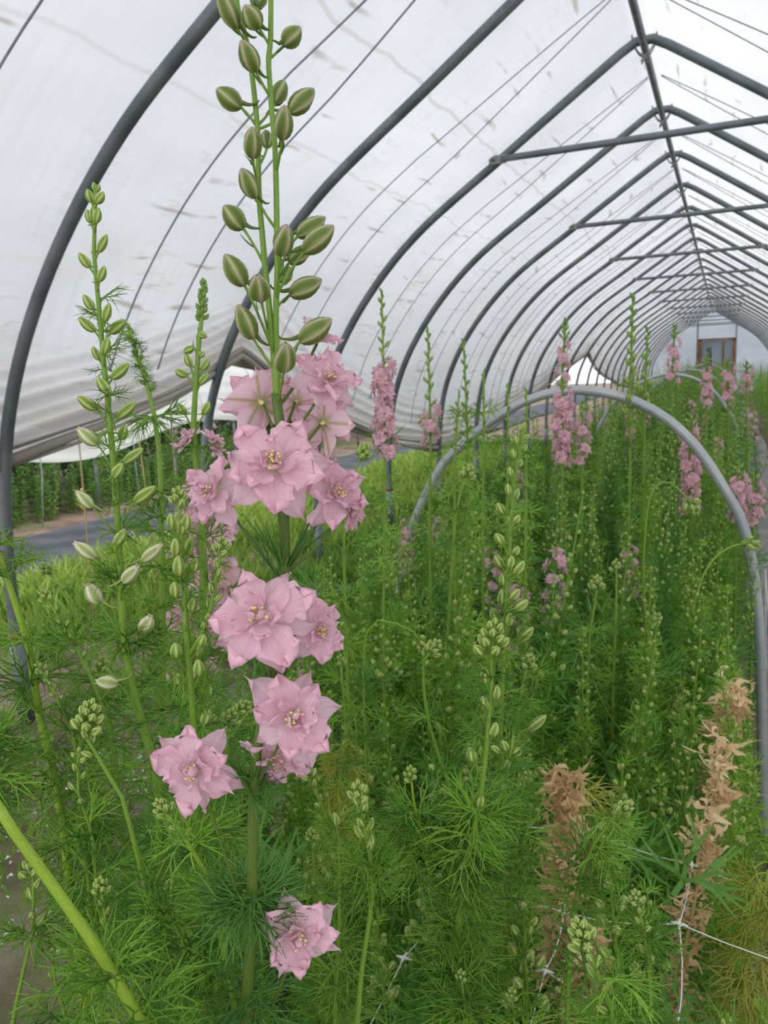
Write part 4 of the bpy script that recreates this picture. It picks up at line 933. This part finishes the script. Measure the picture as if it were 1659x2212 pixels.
dried('yellowing larkspur stem with wilted leaves between the pink cluster and mid-bed', [(742,1600),(738,1660),(730,1740),(728,1850)], .95, 124, 3, 5, 10, .045, ML_y, M_stem_y)
dried('yellow-green larkspur with drooping leaves at the right edge by the path', [(1660,1880),(1640,1980),(1615,2080),(1590,2180),(1580,2260)], .9, 125, 4, 6, 16, .06, ML_y, M_stem_y)
dried('yellowing feathery larkspur behind the dried brown one', [(1258,1690),(1252,1760),(1245,1850),(1240,1980)], 1.15, 126, 3, 4, 14, .07, ML_y, M_stem_y)

# ------------------------------------------------------------------ the rest of the bed
def proto(seed, H, kind):
    """returns lists of (name, mesh, kind) pieces for one bed plant rooted at the origin"""
    r = random.Random(seed); rs = lambda a, b: r.uniform(a, b)
    st = smooth_line([(0, 0, 0), (rs(-.02, .02), rs(-.02, .02), .3*H), (rs(-.03, .03), rs(-.03, .03), .6*H), (rs(-.05, .05), rs(-.05, .05), H)], 18)
    stems = [(st, .0045, .0014)]; heads = [(st, .72 if kind != 'leafy' else .88)]
    for k in range(r.randrange(1, 4)):
        z = rs(.5, .72)*H; i = int(z/H*17); p = st[i]; a = rs(0, 6.28); d = np.array([math.cos(a), math.sin(a), 0]); l = rs(.16, .30)
        q = bez(p, p + d*l*.45 + [0, 0, l*.4], p + d*l*.55 + [0, 0, l*1.1], 8); stems.append((q, .0022, .0010)); heads.append((q, .7))
    gs = G(); gf = G(); gb = G(); fl = []; bl = []
    for q, a, b in stems: tube(gs, q, np.linspace(a, b, len(q)), 5, False)
    for i in range(60):
        z = (.12 + .72*(i/60.)**.8)*H; j = min(int(z/H*17), 16); p = st[j] + (st[j+1]-st[j])*(z/H*17-j)
        a = i*2.4 + rs(-.4, .4); e = rs(.1, .9); d = np.array([math.cos(a)*math.cos(e), math.sin(a)*math.cos(e), math.sin(e)]); sz = .085 - .040*(z/H/.84)**2
        gf.add(LEAF_LO[r.randrange(6)], mat4(frame_x(d, rs(-.7, .7)), p, sz*rs(.8, 1.2)))
    for q, f0 in heads:
        main = q is st; n = (26 if kind != 'leafy' else 13) if main else 7; m = len(q) - 1
        for i in range(n):
            f = f0 + (1-f0)*(i + .5)/n; x = f*m; j = min(int(x), m-1); p = q[j] + (q[j+1]-q[j])*(x-j); t = unit(q[j+1]-q[j]); u = 1 - (f-f0)/(1-f0)
            a = i*2.4; d = unit([math.cos(a), math.sin(a), .35]); ped = (.004 + .016*u)*(1 if main else .5); sz = (.0075 + .0085*u)*(1 if main else .75); ax = unit(d*.8 + t)
            if main and kind == 'pink' and u > .45:
                fl.append((p + d*.024, unit(d + [0, 0, .2]), .021)); continue
            tube(gs, [p, p + unit(d + t*.5)*ped], .0007, 3, False); bl.append((p + unit(d + t*.5)*ped, ax, sz))
            if i % 3 == 0: gf.add(LEAF_LO[i % 6], mat4(frame_x(unit(d + t), 0), p, .028))
    return dict(stem=gs, foliage=gf, buds=bl, flowers=fl)
def frame_x(d, roll=0.):
    R = frame_z(d, (0, 0, 1), roll); return np.stack([R[:, 2], R[:, 1], -R[:, 0]], 1)
M_bud_far = m_bud('small_pale_bud', (.28, .42, .07), (.46, .54, .15), (.66, .69, .33), (.46, .52, .17))
PROTO = []
for i in range(12):
    kind = 'pink' if i in (3, 7) else ('leafy' if i in (1, 5, 9) else 'bud')
    H = (1.18, 1.0, 1.25, 1.30, 1.12, 1.05, 1.28, 1.22, 1.08, .95, 1.2, 1.15)[i]
    P_ = proto(500+i, H, kind); fm = M_leaf if i % 3 else M_leaf_d
    r = thing('larkspur', 'x', 'flower', (0, 0, -50)); parts = [('stem', P_['stem'].mesh('stem', M_stem)), ('foliage', P_['foliage'].mesh('foliage', fm))]
    for nm, me in parts:
        o = child_same(nm, me, r)
        if nm == 'foliage': stuff(o)
    R0 = WM[r.name]; base = np.array([0, 0, -50.])
    for p, ax, sz in P_['buds']: link('bud', BUD_N, r, mat4(frame_z(ax), base + p, np.array([sz*.72/.66, sz*.72/.66, sz])))
    gb = G(); 
    for p, ax, sz in P_['buds']: gb.add(BUD_S, mat4(frame_z(ax), p, np.array([sz*1.1, sz*1.1, sz])))
    far = thing('larkspur', 'x', 'flower', (0, 0, -50))
    for nm, me in parts + [('bud_spike', gb.mesh('bud_spike', M_bud_far))]:
        o = child_same(nm, me, far)
        if nm != 'stem': stuff(o)
    for q in (r, far):
        for k, (p, ax, sz) in enumerate(P_['flowers']): link('flower', MSF[k % 4], q, mat4(frame_z(ax, roll=k), base + p, sz))
    PROTO.append((r, far, H, kind, P_))

def env_top(px, D):
    """highest pixel row a filler plant may reach, read off the skyline of the bed"""
    if D < .62: return 2060
    if D < 1.3: return float(np.interp(px, [0, 250, 450, 650, 800, 1000, 1150, 1659], [1750, 1750, 1700, 1520, 1430, 1440, 1500, 1560]))
    if D < 2.2: return float(np.interp(px, [0, 400, 650, 800, 950, 1100, 1659], [1500, 1500, 1330, 1090, 1000, 960, 1000]))
    return float(np.interp(px, [0, 650, 800, 950, 1100, 1250, 1400, 1500, 1600, 1659], [1400, 1250, 1040, 980, 900, 850, 790, 760, 770, 820]))
rb = random.Random(77); FILL = []
def zone(y0, y1, dx, dy, xl=-1.10, xr=.13):
    y = y0
    while y < y1:
        x = xl + rb.uniform(0, dx)
        while x < xr:
            FILL.append((x + rb.uniform(-.4, .4)*dx, y + rb.uniform(-.45, .45)*dy)); x += dx
        y += dy
zone(.45, 1.5, .125, .12, xr=.05); zone(1.5, 2.7, .145, .14, xr=.03); zone(2.7, 5.0, .19, .20); zone(5.0, 8.6, .24, .30)
cnt = 0; PLACED = []
for x, y in FILL:
    D = float(np.dot(np.array([x, y, 0]), HEAD))
    if D < .52: continue
    k = rb.randrange(12); near, far, H, kind, _ = PROTO[k]
    px = pix((x, y, 1.0))[0]
    if px < 190 or px > 1900: continue
    if D < 1.15 and kind != 'leafy' and rb.random() < .75: k = (1, 5, 9)[cnt % 3]; near, far, H, kind, _ = PROTO[k]
    if kind == 'pink' and (D < 1.6 or rb.random() < .35): k = 4; near, far, H, kind, _ = PROTO[k]
    if D < 1.0 and (1150 < px < 1300 or 1440 < px < 1600): continue
    if px < 430 and (D < .9 or (D < 1.3 and rb.random() < .5)): continue
    s = rb.uniform(.92, 1.10) if y < 2.6 else rb.uniform(1.0, 1.18)
    for _ in range(40):
        if pix((x, y, H*s))[1] >= env_top(px, D) + rb.uniform(0, 60)*(1 if D > 1.3 else 2.2): break
        s *= .97
    if s*H < .45: continue
    M = mat4(rot('z', rb.uniform(0, 6.28)) @ rot('x', rb.uniform(-.05, .05)), (x, y, 0), s)
    top = pix((x, y, H*s)); PLACED.append((M, near if D < 1.7 else far, kind, top[0], top[1])); continue
LAND = [('the dried brown larkspur', 1215, 1780), ('the leaning dried larkspur', 1525, 1760), ('the spindle-headed larkspur', 1055, 1500), ('the tall pale-budded spike', 1105, 1150),
        ('the dense pink spike', 1215, 930), ("the near hoop's right leg", 1632, 1400), ("the hoop's right shoulder", 1500, 960), ("the near hoop's left leg", 960, 1020),
        ('the hooked-over stem', 1436, 1045), ('the lowest pink bloom', 648, 2020), ('the isolated pink bloom', 425, 1660), ('the arching thin stem', 820, 1345), ('the white netting knot', 1482, 2140),
        ('the far door', 1550, 760), ('the pale pink cover-side spike', 832, 900), ('the very tall budded spike', 1370, 760), ('the third pink cluster', 632, 1550)]
LOOK = {'pink': ('pink-blooming larkspur', 'pink larkspurs in the bed'), 'leafy': ('leafy green larkspur', 'leafy larkspurs in the bed'), 'bud': ('green bud-spiked larkspur', 'bud-spiked larkspurs in the bed')}
Q = {}
for it in PLACED:
    M, src, kind, px, py = it
    nm, lx, ly = min(LAND, key=lambda l: (l[1]-px)**2 + (l[2]-py)**2); dx, dy = px-lx, py-ly
    rel = ('left of' if dx < 0 else 'right of') if abs(dx) > .7*abs(dy) else ('rising beyond' if dy < 0 else 'in front of')
    Q.setdefault((kind, rel, nm), []).append((math.hypot(dx, dy), it))
for (kind, rel, nm), L_ in Q.items():
    L_.sort(key=lambda a: a[0])
    for i, (_, it) in enumerate(L_):
        copy_tree(it[1], it[0], '%s %s %s, %s to it' % (LOOK[kind][0], rel, nm, 'closest' if i == 0 else ORD[i] + ' closest' if i < len(ORD) else 'far'), LOOK[kind][1]); cnt += 1
for near, far, *_ in PROTO:
    for r in (near, far):
        for o in list(r.children): bpy.data.objects.remove(o)
        bpy.data.objects.remove(r)
print('bed plants', cnt)

# the far bed and the bed right of the path: past counting, joined
def mini(seed, pink):
    r = random.Random(seed); g = G(); gb = G(); gp = G(); H = r.uniform(1.05, 1.50); t = np.array([r.uniform(-.04, .04), r.uniform(-.04, .04), H])
    tube(g, [t*0, t*.5, t], [.005, .004, .0015], 3, False)
    for i in range(20):
        f = .25 + .6*(i/20.); a = i*2.4; e = r.uniform(.1, .9); d = np.array([math.cos(a)*math.cos(e), math.sin(a)*math.cos(e), math.sin(e)])
        g.add(LEAF_MIN[i % 4], mat4(frame_x(d, r.uniform(-.7, .7)), t*f, r.uniform(.09, .13)))
    for i in range(14):
        f = .72 + .28*i/14.; a = i*2.4; d = unit([math.cos(a), math.sin(a), .5]); s = .026 - .012*(f-.72)/.28; p = t*f + d*.016*(1.6-f)
        if pink and f < .88:
            for k in range(2):
                h = G(); b = unit(np.cross(d, [0, 0, 1])); u2 = np.cross(b, d); c = t*f + d*.02
                V = [c + (b*math.cos(q) + u2*math.sin(q))*.024*(1 if j % 2 else .5) + d*.006*(j % 2) for j, q in enumerate(np.arange(8)*.785 + k*.4)] + [c - d*.005]
                h.put(V, None, [[j, (j+1) % 8, 8] for j in range(8)], [(.5, .7)]*9); gp.add(h)
        else:
            s2 = unit(np.cross(d, [0, 0, 1]))*s*.42; u2 = np.cross(unit(s2), d)*s*.42
            gb.put([p, p + d*s*.45 + s2, p + d*s*.45 + u2, p + d*s*.45 - s2, p + d*s*.45 - u2, p + d*s*1.1], None, [[0,2,1],[0,3,2],[0,4,3],[0,1,4],[5,1,2],[5,2,3],[5,3,4],[5,4,1]], [(.25, .3)]*6)
    return g, gb, gp
MINI = [mini(i, i in (4,)) for i in range(8)]
def mass(name, label, spots):
    A, B, Cc = G(), G(), G(); r = random.Random(9)
    for x, y, s in spots:
        g, b, p = MINI[r.randrange(8)]; M = mat4(rot('z', r.uniform(0, 6.28)), (x, y, 0), s); A.add(g, M); B.add(b, M)
        p.pack()
        if p.n: Cc.add(p, M)
    o = thing(name, label, 'flowers', (0, 0, 0), None, A.mesh(name, M_leaf)); stuff(o)
    stuff(child_same('bud_spikes', B.mesh('bud_spikes', M_bud_far), o)); stuff(child_same('blossoms', Cc.mesh('blossoms', M_pinkfar), o))
sp_ = []; y = 8.7
while y < 37.5:
    st_ = .20 + .012*(y-8.7)
    for x in np.arange(-1.1, .15, st_): sp_.append((x + rb.uniform(-.4, .4)*st_, y + rb.uniform(-.4, .4)*st_, rb.uniform(.92, 1.12)))
    y += st_
mass('larkspur_mass', 'mass of green larkspurs filling the far end of the bed toward the door', sp_)
sp_ = []; y = 4.6
while y < 37:
    st_ = .24 + .012*(y-4.6)
    for x in np.arange(.85, 1.75, st_): sp_.append((x + rb.uniform(-.4, .4)*st_, y + rb.uniform(-.4, .4)*st_, rb.uniform(.75, 1.05)))
    y += st_
mass('right_bed_mass', 'mass of green plants in the bed along the right wall', sp_)

# low leaves that close the bed beneath the stems
def undergrowth():
    g = G(); r = random.Random(21); y = .35
    spots = []
    while y < 9:
        st_ = .085 + .012*y
        for x in np.arange(-1.15, .16, st_):
            for z in (.12, .34, .56, .76): spots.append((x + r.uniform(-.5, .5)*st_, y + r.uniform(-.5, .5)*st_, z*r.uniform(.75, 1.2)))
        y += st_
    for x, y, z in spots:
        D = float(np.dot(np.array([x, y, 0]), HEAD))
        q = pix((x, y, z + .05))
        if (D < 1.0 and 1150 < q[0] < 1290 and z > .6) or (y < 2.7 and x > .05): continue
        if D < .62 or q[0] < 200 or q[0] > 1780 or q[1] > 2330: continue
        a = r.uniform(0, 6.28); e = r.uniform(-.1, 1.0); d = np.array([math.cos(a)*math.cos(e), math.sin(a)*math.cos(e), math.sin(e)])
        g.add(LEAF_LO[r.randrange(6)] if D < 2.2 else LEAF_MIN[r.randrange(4)], mat4(frame_x(d, r.uniform(-.7, .7)), (x, y, z), r.uniform(.09, .13)))
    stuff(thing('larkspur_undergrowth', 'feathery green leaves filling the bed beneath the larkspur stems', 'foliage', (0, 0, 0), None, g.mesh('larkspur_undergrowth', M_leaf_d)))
undergrowth()

# ------------------------------------------------------------------ support netting
def netting():
    g = G(); r = random.Random(4); c = .15; xs = np.arange(-3, 1); ys = np.arange(2, 6)
    J = {}
    for i in xs:
        for j in ys: J[i, j] = np.array([.125 + i*c + r.uniform(-.012, .012), .62 + (j-2)*c + r.uniform(-.015, .015), .885 + r.uniform(-.02, .02)])
    for (i, j), p in J.items():
        for q in (J.get((i+1, j)), J.get((i, j+1))):
            if q is not None: tube(g, bez(p, (p+q)/2 + [r.uniform(-.01, .01), r.uniform(-.01, .01), -.014], q, 4), .0008, 4, False)
        for dx, dy in ((1, 0), (0, 1)): tube(g, [p - np.array([dx, dy, 0])*.010, p, p + np.array([dx, dy, 0])*.010], [.0008, .0026, .0008], 5)
    # slack cords at the bed's edge
    for a, b in (((.13, .95, .885), (.125, 1.7, .90)), ((.125, 1.7, .9), (.14, 2.6, .93)), ((.14, 2.6, .93), (.16, 2.62, .6))): tube(g, bez(a, (np.array(a)+b)/2 - [0, 0, .03], b, 8), .0012, 4, False)
    thing('support_netting', 'white string netting stretched flat through the larkspur stems', 'net', (0, 0, 0), None, g.mesh('support_netting', M_net))
netting()

# ------------------------------------------------------------------ weeds, neighbouring tunnel and crops outside
def blades(name, label, n, region, hgt, m, seed, dens=None, wd=.0035):
    r = np.random.RandomState(seed); V = []; T = []; k = 0
    X = r.uniform(region[0], region[1], n*2); Y = r.uniform(region[2], region[3], n*2)
    if dens is not None: keep = r.rand(n*2) < np.array([dens(x, y) for x, y in zip(X, Y)]); X, Y = X[keep], Y[keep]
    n = len(X); a = r.uniform(0, 6.28, n); h = r.uniform(.35, 1.0, n)*hgt; ln = r.uniform(.1, .7, n)*h; b = r.uniform(0, 6.28, n)
    w2 = wd*(1 + .25*np.hypot(X, Y)); P0 = np.stack([X, Y, np.zeros(n)], 1); s = np.stack([np.cos(a)*w2, np.sin(a)*w2, np.zeros(n)], 1)
    mid = P0 + np.stack([np.cos(b)*ln*.35, np.sin(b)*ln*.35, h*.6], 1); tip = P0 + np.stack([np.cos(b)*ln, np.sin(b)*ln, h], 1)
    v = np.stack([P0 - s, P0 + s, mid + s*.8, mid - s*.8, tip], 1).reshape(-1, 3); i = np.arange(n)[:, None]*5
    g = G(); g.put(v, i + np.array([[0, 1, 2, 3]]), i + np.array([[3, 2, 4]]), np.tile([[0, 0], [1, 0], [1, .6], [0, .6], [.5, 1]], (n, 1)))
    stuff(thing(name, label, 'grass', (0, 0, 0), None, g.mesh(name, m)))
def patchy(x, y): 
    v = math.sin(x*2.3 + 1.1*math.sin(y*1.7)) + math.sin(y*2.9 + x*1.3) + .8*math.sin(x*6.1 - y*3.7)
    e = min(1., max(.04, (y - 2.6 + .35*math.sin(x*3.7))/1.2))
    return e*(1. if v > .1 else (.45 if v > -.7 else .12))
blades('aisle_grass', 'short green grass and weeds covering the aisle left of the bed', 42000, (-4.9, -1.25, 2.7, 15), .17, M_grass, 1, patchy)
blades('sparse_weeds', 'sparse small weeds on the bare soil at the bed edge', 2600, (-3.2, -1.2, .8, 2.9), .07, M_weed, 2, lambda x, y: .8 if math.sin(x*5)+math.sin(y*6+x) > .4 else .12)
blades('verge_grass', 'grassy verge between the tunnel and the dark fabric strip', 15000, (-5.1, -3.1, 3.2, 13), .22, M_grass, 3, patchy)
def low_weeds():
    g = G(); r = random.Random(31)
    for i in range(900):
        x = r.uniform(-4.8, -1.2); y = r.uniform(2.3, 11)
        if patchy(x*1.3 + 2, y*1.2) < .5: continue
        for k in range(5):
            a = r.uniform(0, 6.28); e = r.uniform(.3, 1.2); d = np.array([math.cos(a)*math.cos(e), math.sin(a)*math.cos(e), math.sin(e)])
            g.add(LEAF_MIN[k % 4], mat4(frame_x(d, r.uniform(-.8, .8)), (x, y, .02), r.uniform(.07, .17)))
    stuff(thing('aisle_weeds', 'low feathery weeds among the aisle grass', 'weeds', (0, 0, 0), None, g.mesh('aisle_weeds', M_weed)))
    g = G()
    for i in range(420):                                              # white chips and bits of old film lying on the soil
        x = r.uniform(-2.5, -1.25); y = r.uniform(1.3, 2.4); s = r.uniform(.004, .014); a = r.uniform(0, 3.1); c, q = math.cos(a)*s, math.sin(a)*s
        z = .012 + r.uniform(0, .006); g.put([(x-c, y-q, z), (x+q*.5, y-c*.5, z+.004), (x+c, y+q, z), (x-q*.4, y+c*.6, z+.008)], [[0, 1, 2, 3]])
    stuff(thing('soil_chips', 'small white chips scattered on the bare soil', 'litter', (0, 0, 0), None, g.mesh('soil_chips', M_net)))
low_weeds()

def neighbour():
    X0 = -7.0; root = thing('neighbouring_tunnel', 'white polythene tunnel next door, its wrinkled side sheet rolled half up', 'greenhouse', (X0, 8, 0))
    pr = [(0, .0), (0, .9), (-.05, 1.3), (-.25, 1.8), (-.7, 2.4), (-1.4, 2.95), (-2.5, 3.6), (-4.5, 2.5), (-5.0, 1.2), (-5, 0)]
    L = smooth_line([(x, 0, z) for x, z in pr], 70); ac = np.concatenate([[0], np.cumsum(np.linalg.norm(np.diff(L, axis=0), axis=1))])
    ys = np.arange(2, 26, .1); V = []; g = G(); m = 60
    for y in ys:
        hz = .86 + .10*math.sin(y*1.5 + .6) + .08*math.sin(y*.7); a0 = np.interp(hz, L[:30, 2], ac[:30])
        for a in np.concatenate([np.linspace(a0, a0+1.2, 44), np.linspace(a0+1.2, ac[-1]*.78, 17)[1:]]):
            d = a - a0; k = max(0, 1 - d/1.2); x = np.interp(a, ac, L[:, 0]); z = np.interp(a, ac, L[:, 2])
            V.append((X0 + x + k*.022*math.sin(d*34 + .8*math.sin(y*1.1) + .4*math.sin(y*2.9)) + .03*k, y, z))
    i = np.arange(len(ys)-1)[:, None]*m + np.arange(m-1)[None]; g.put(V, np.stack([i, i+1, i+m+1, i+m], -1).reshape(-1, 4))
    link('side_sheet', g.mesh('side_sheet', M_sheet), root)
    for k in range(9):
        y = 4.2 + k*1.5; g = G(); tube(g, [(X0 - .06 + x, y, z) for x, _, z in L[::3]], .027, 8); link('hoop', g.mesh('hoop', M_steel), root)
    for k in range(8):
        y = 4.6 + k*1.5; g = G(); tube(g, [(X0 + .05, y + .1*(k % 3), 0.), (X0 + .08, y + .15, .6), (X0 + .04, y + .2, 1.25), (X0 - .2, y + .2, 1.8)], .006, 5); link('rope', g.mesh('rope', M_rope), root)
neighbour()
def crops():
    r = random.Random(41); mk = []
    for s in range(4):
        g = G(); gs = G()
        for k in range(5):
            b = np.array([r.uniform(-.12, .12), r.uniform(-.12, .12), 0]); t = b + [r.uniform(-.08, .08), r.uniform(-.08, .08), r.uniform(.42, .62)]; tube(gs, [b, (b+t)/2, t], [.006, .005, .003], 4, False)
            for i in range(44):
                f = .06 + .94*i/44; p = b + (t-b)*f; a = i*2.4; e = r.uniform(.0, .8) + .3*f; d = np.array([math.cos(a)*math.cos(e), math.sin(a)*math.cos(e), math.sin(e)]); l = r.uniform(.06, .10)*(1.15-.5*f)
                sd = unit(np.cross(d, [0, 0, 1])); ribbon(g, [p, p + d*l*.5 + [0, 0, .005], p + d*l - [0, 0, .012]], [.006, .032, .004], sd)
        mk.append((g.mesh('foliage', M_crop), gs.mesh('stem', M_stem)))
    n = 0; cnt_ = [0]*4
    for row, x in enumerate((-7.35, -7.7, -8.05, -8.45)):
        y = 5.2 + .3*row
        while y < 12.4:
            if n < 120:
                o = thing('snapdragon', ('row of leafy green crop plants, one of the front row beyond the dark fabric strip' if row == 0 else 'leafy green crop plant in the rows behind the front row, under the tunnel next door'), 'plant', (x + r.uniform(-.06, .06), y, 0), 'front crop row' if row == 0 else 'crop rows behind')
                o.name = 'leafy_crop_plant'; WM[o.name] = WM.get(o.name, None) if False else np.array(o.matrix_basis)
                o['label'] = 'leafy green crop plant, %s along %s past the dark fabric strip' % (ORD[cnt_[row]], ('the front row', 'the second row', 'the third row', 'the rearmost row')[row]); cnt_[row] += 1
                a, b = mk[r.randrange(4)]; stuff(child_same('foliage', a, o)); child_same('stem', b, o); o.rotation_euler[2] = r.uniform(0, 6.28); o.scale = (1, 1, r.uniform(.8, 1.15) + .06*row); n += 1
            y += .30 + .02*row
    mk = []
    for s in range(3):
        g = G(); gs = G(); tube(gs, [(0, 0, 0), (.02, 0, .6), (0, .03, 1.3)], [.02, .015, .006], 5)
        for i in range(1300):
            u = unit([r.gauss(0, 1), r.gauss(0, 1), r.gauss(0, 1)])*r.uniform(.6, 1); p = np.array([u[0]*.42, u[1]*.42, .75 + u[2]*.72]); d = unit(u + [r.uniform(-.5, .5), r.uniform(-.5, .5), .4])
            ribbon(g, [p, p + d*.05, p + d*.1 - [0, 0, .01]], [.010, .055, .006], unit(np.cross(d, [r.uniform(-1, 1), r.uniform(-1, 1), 1])))
        mk.append((g.mesh('foliage', M_cropd), gs.mesh('trunk', M_wood)))
    for i in range(22):
        x = -9.3 - (i % 2)*.8; y = 5.5 + i*.62; o = thing('leafy_bush', 'dark green bush in the tall hedge behind the crop rows, %s from the near end' % ORD[i], 'bush', (x, y, 0), 'dark hedge behind the crop'); a, b = mk[i % 3]
        stuff(child_same('foliage', a, o)); child_same('trunk', b, o); o.rotation_euler[2] = r.uniform(0, 6); o.scale = (1.1, 1.1, r.uniform(.95, 1.2))
    # one yellowing plant in the front row
    g = G()
    for i in range(30):
        a = i*2.4; d = np.array([math.cos(a)*.8, math.sin(a)*.8, .6]); p = np.array([0, 0, .05 + .008*i]); ribbon(g, [p, p + d*.06, p + d*.12 - [0, 0, .02]], [.006, .035, .004], unit(np.cross(d, [0, 0, 1])))
    c = RM.T @ np.zeros(3); thing('yellowing_plant', 'small yellow-leaved plant at the foot of the front crop row', 'plant', (-7.15, 7.0, 0), None, g.mesh('yellowing_plant', M_leaf_y))
    # upright strings hanging at the wall line
    for k, (yy, a) in enumerate(((2.95, 0), (3.35, .12), (3.62, 0))):
        x, z = prof(-arc_of_z(hem(yy)), .05); g = G(); tube(g, [(x, yy, hem(yy) - .02), (x - .02, yy + a*.5, .7), (x - .05, yy + a, .0)], .004, 5)
        thing('hanging_string', 'thin tan string hanging from the cover hem, %s from the first hoop' % ORD[k], 'string', (0, 0, 0), 'strings at the cover hem', g.mesh('hanging_string', M_stem_dry))
crops()
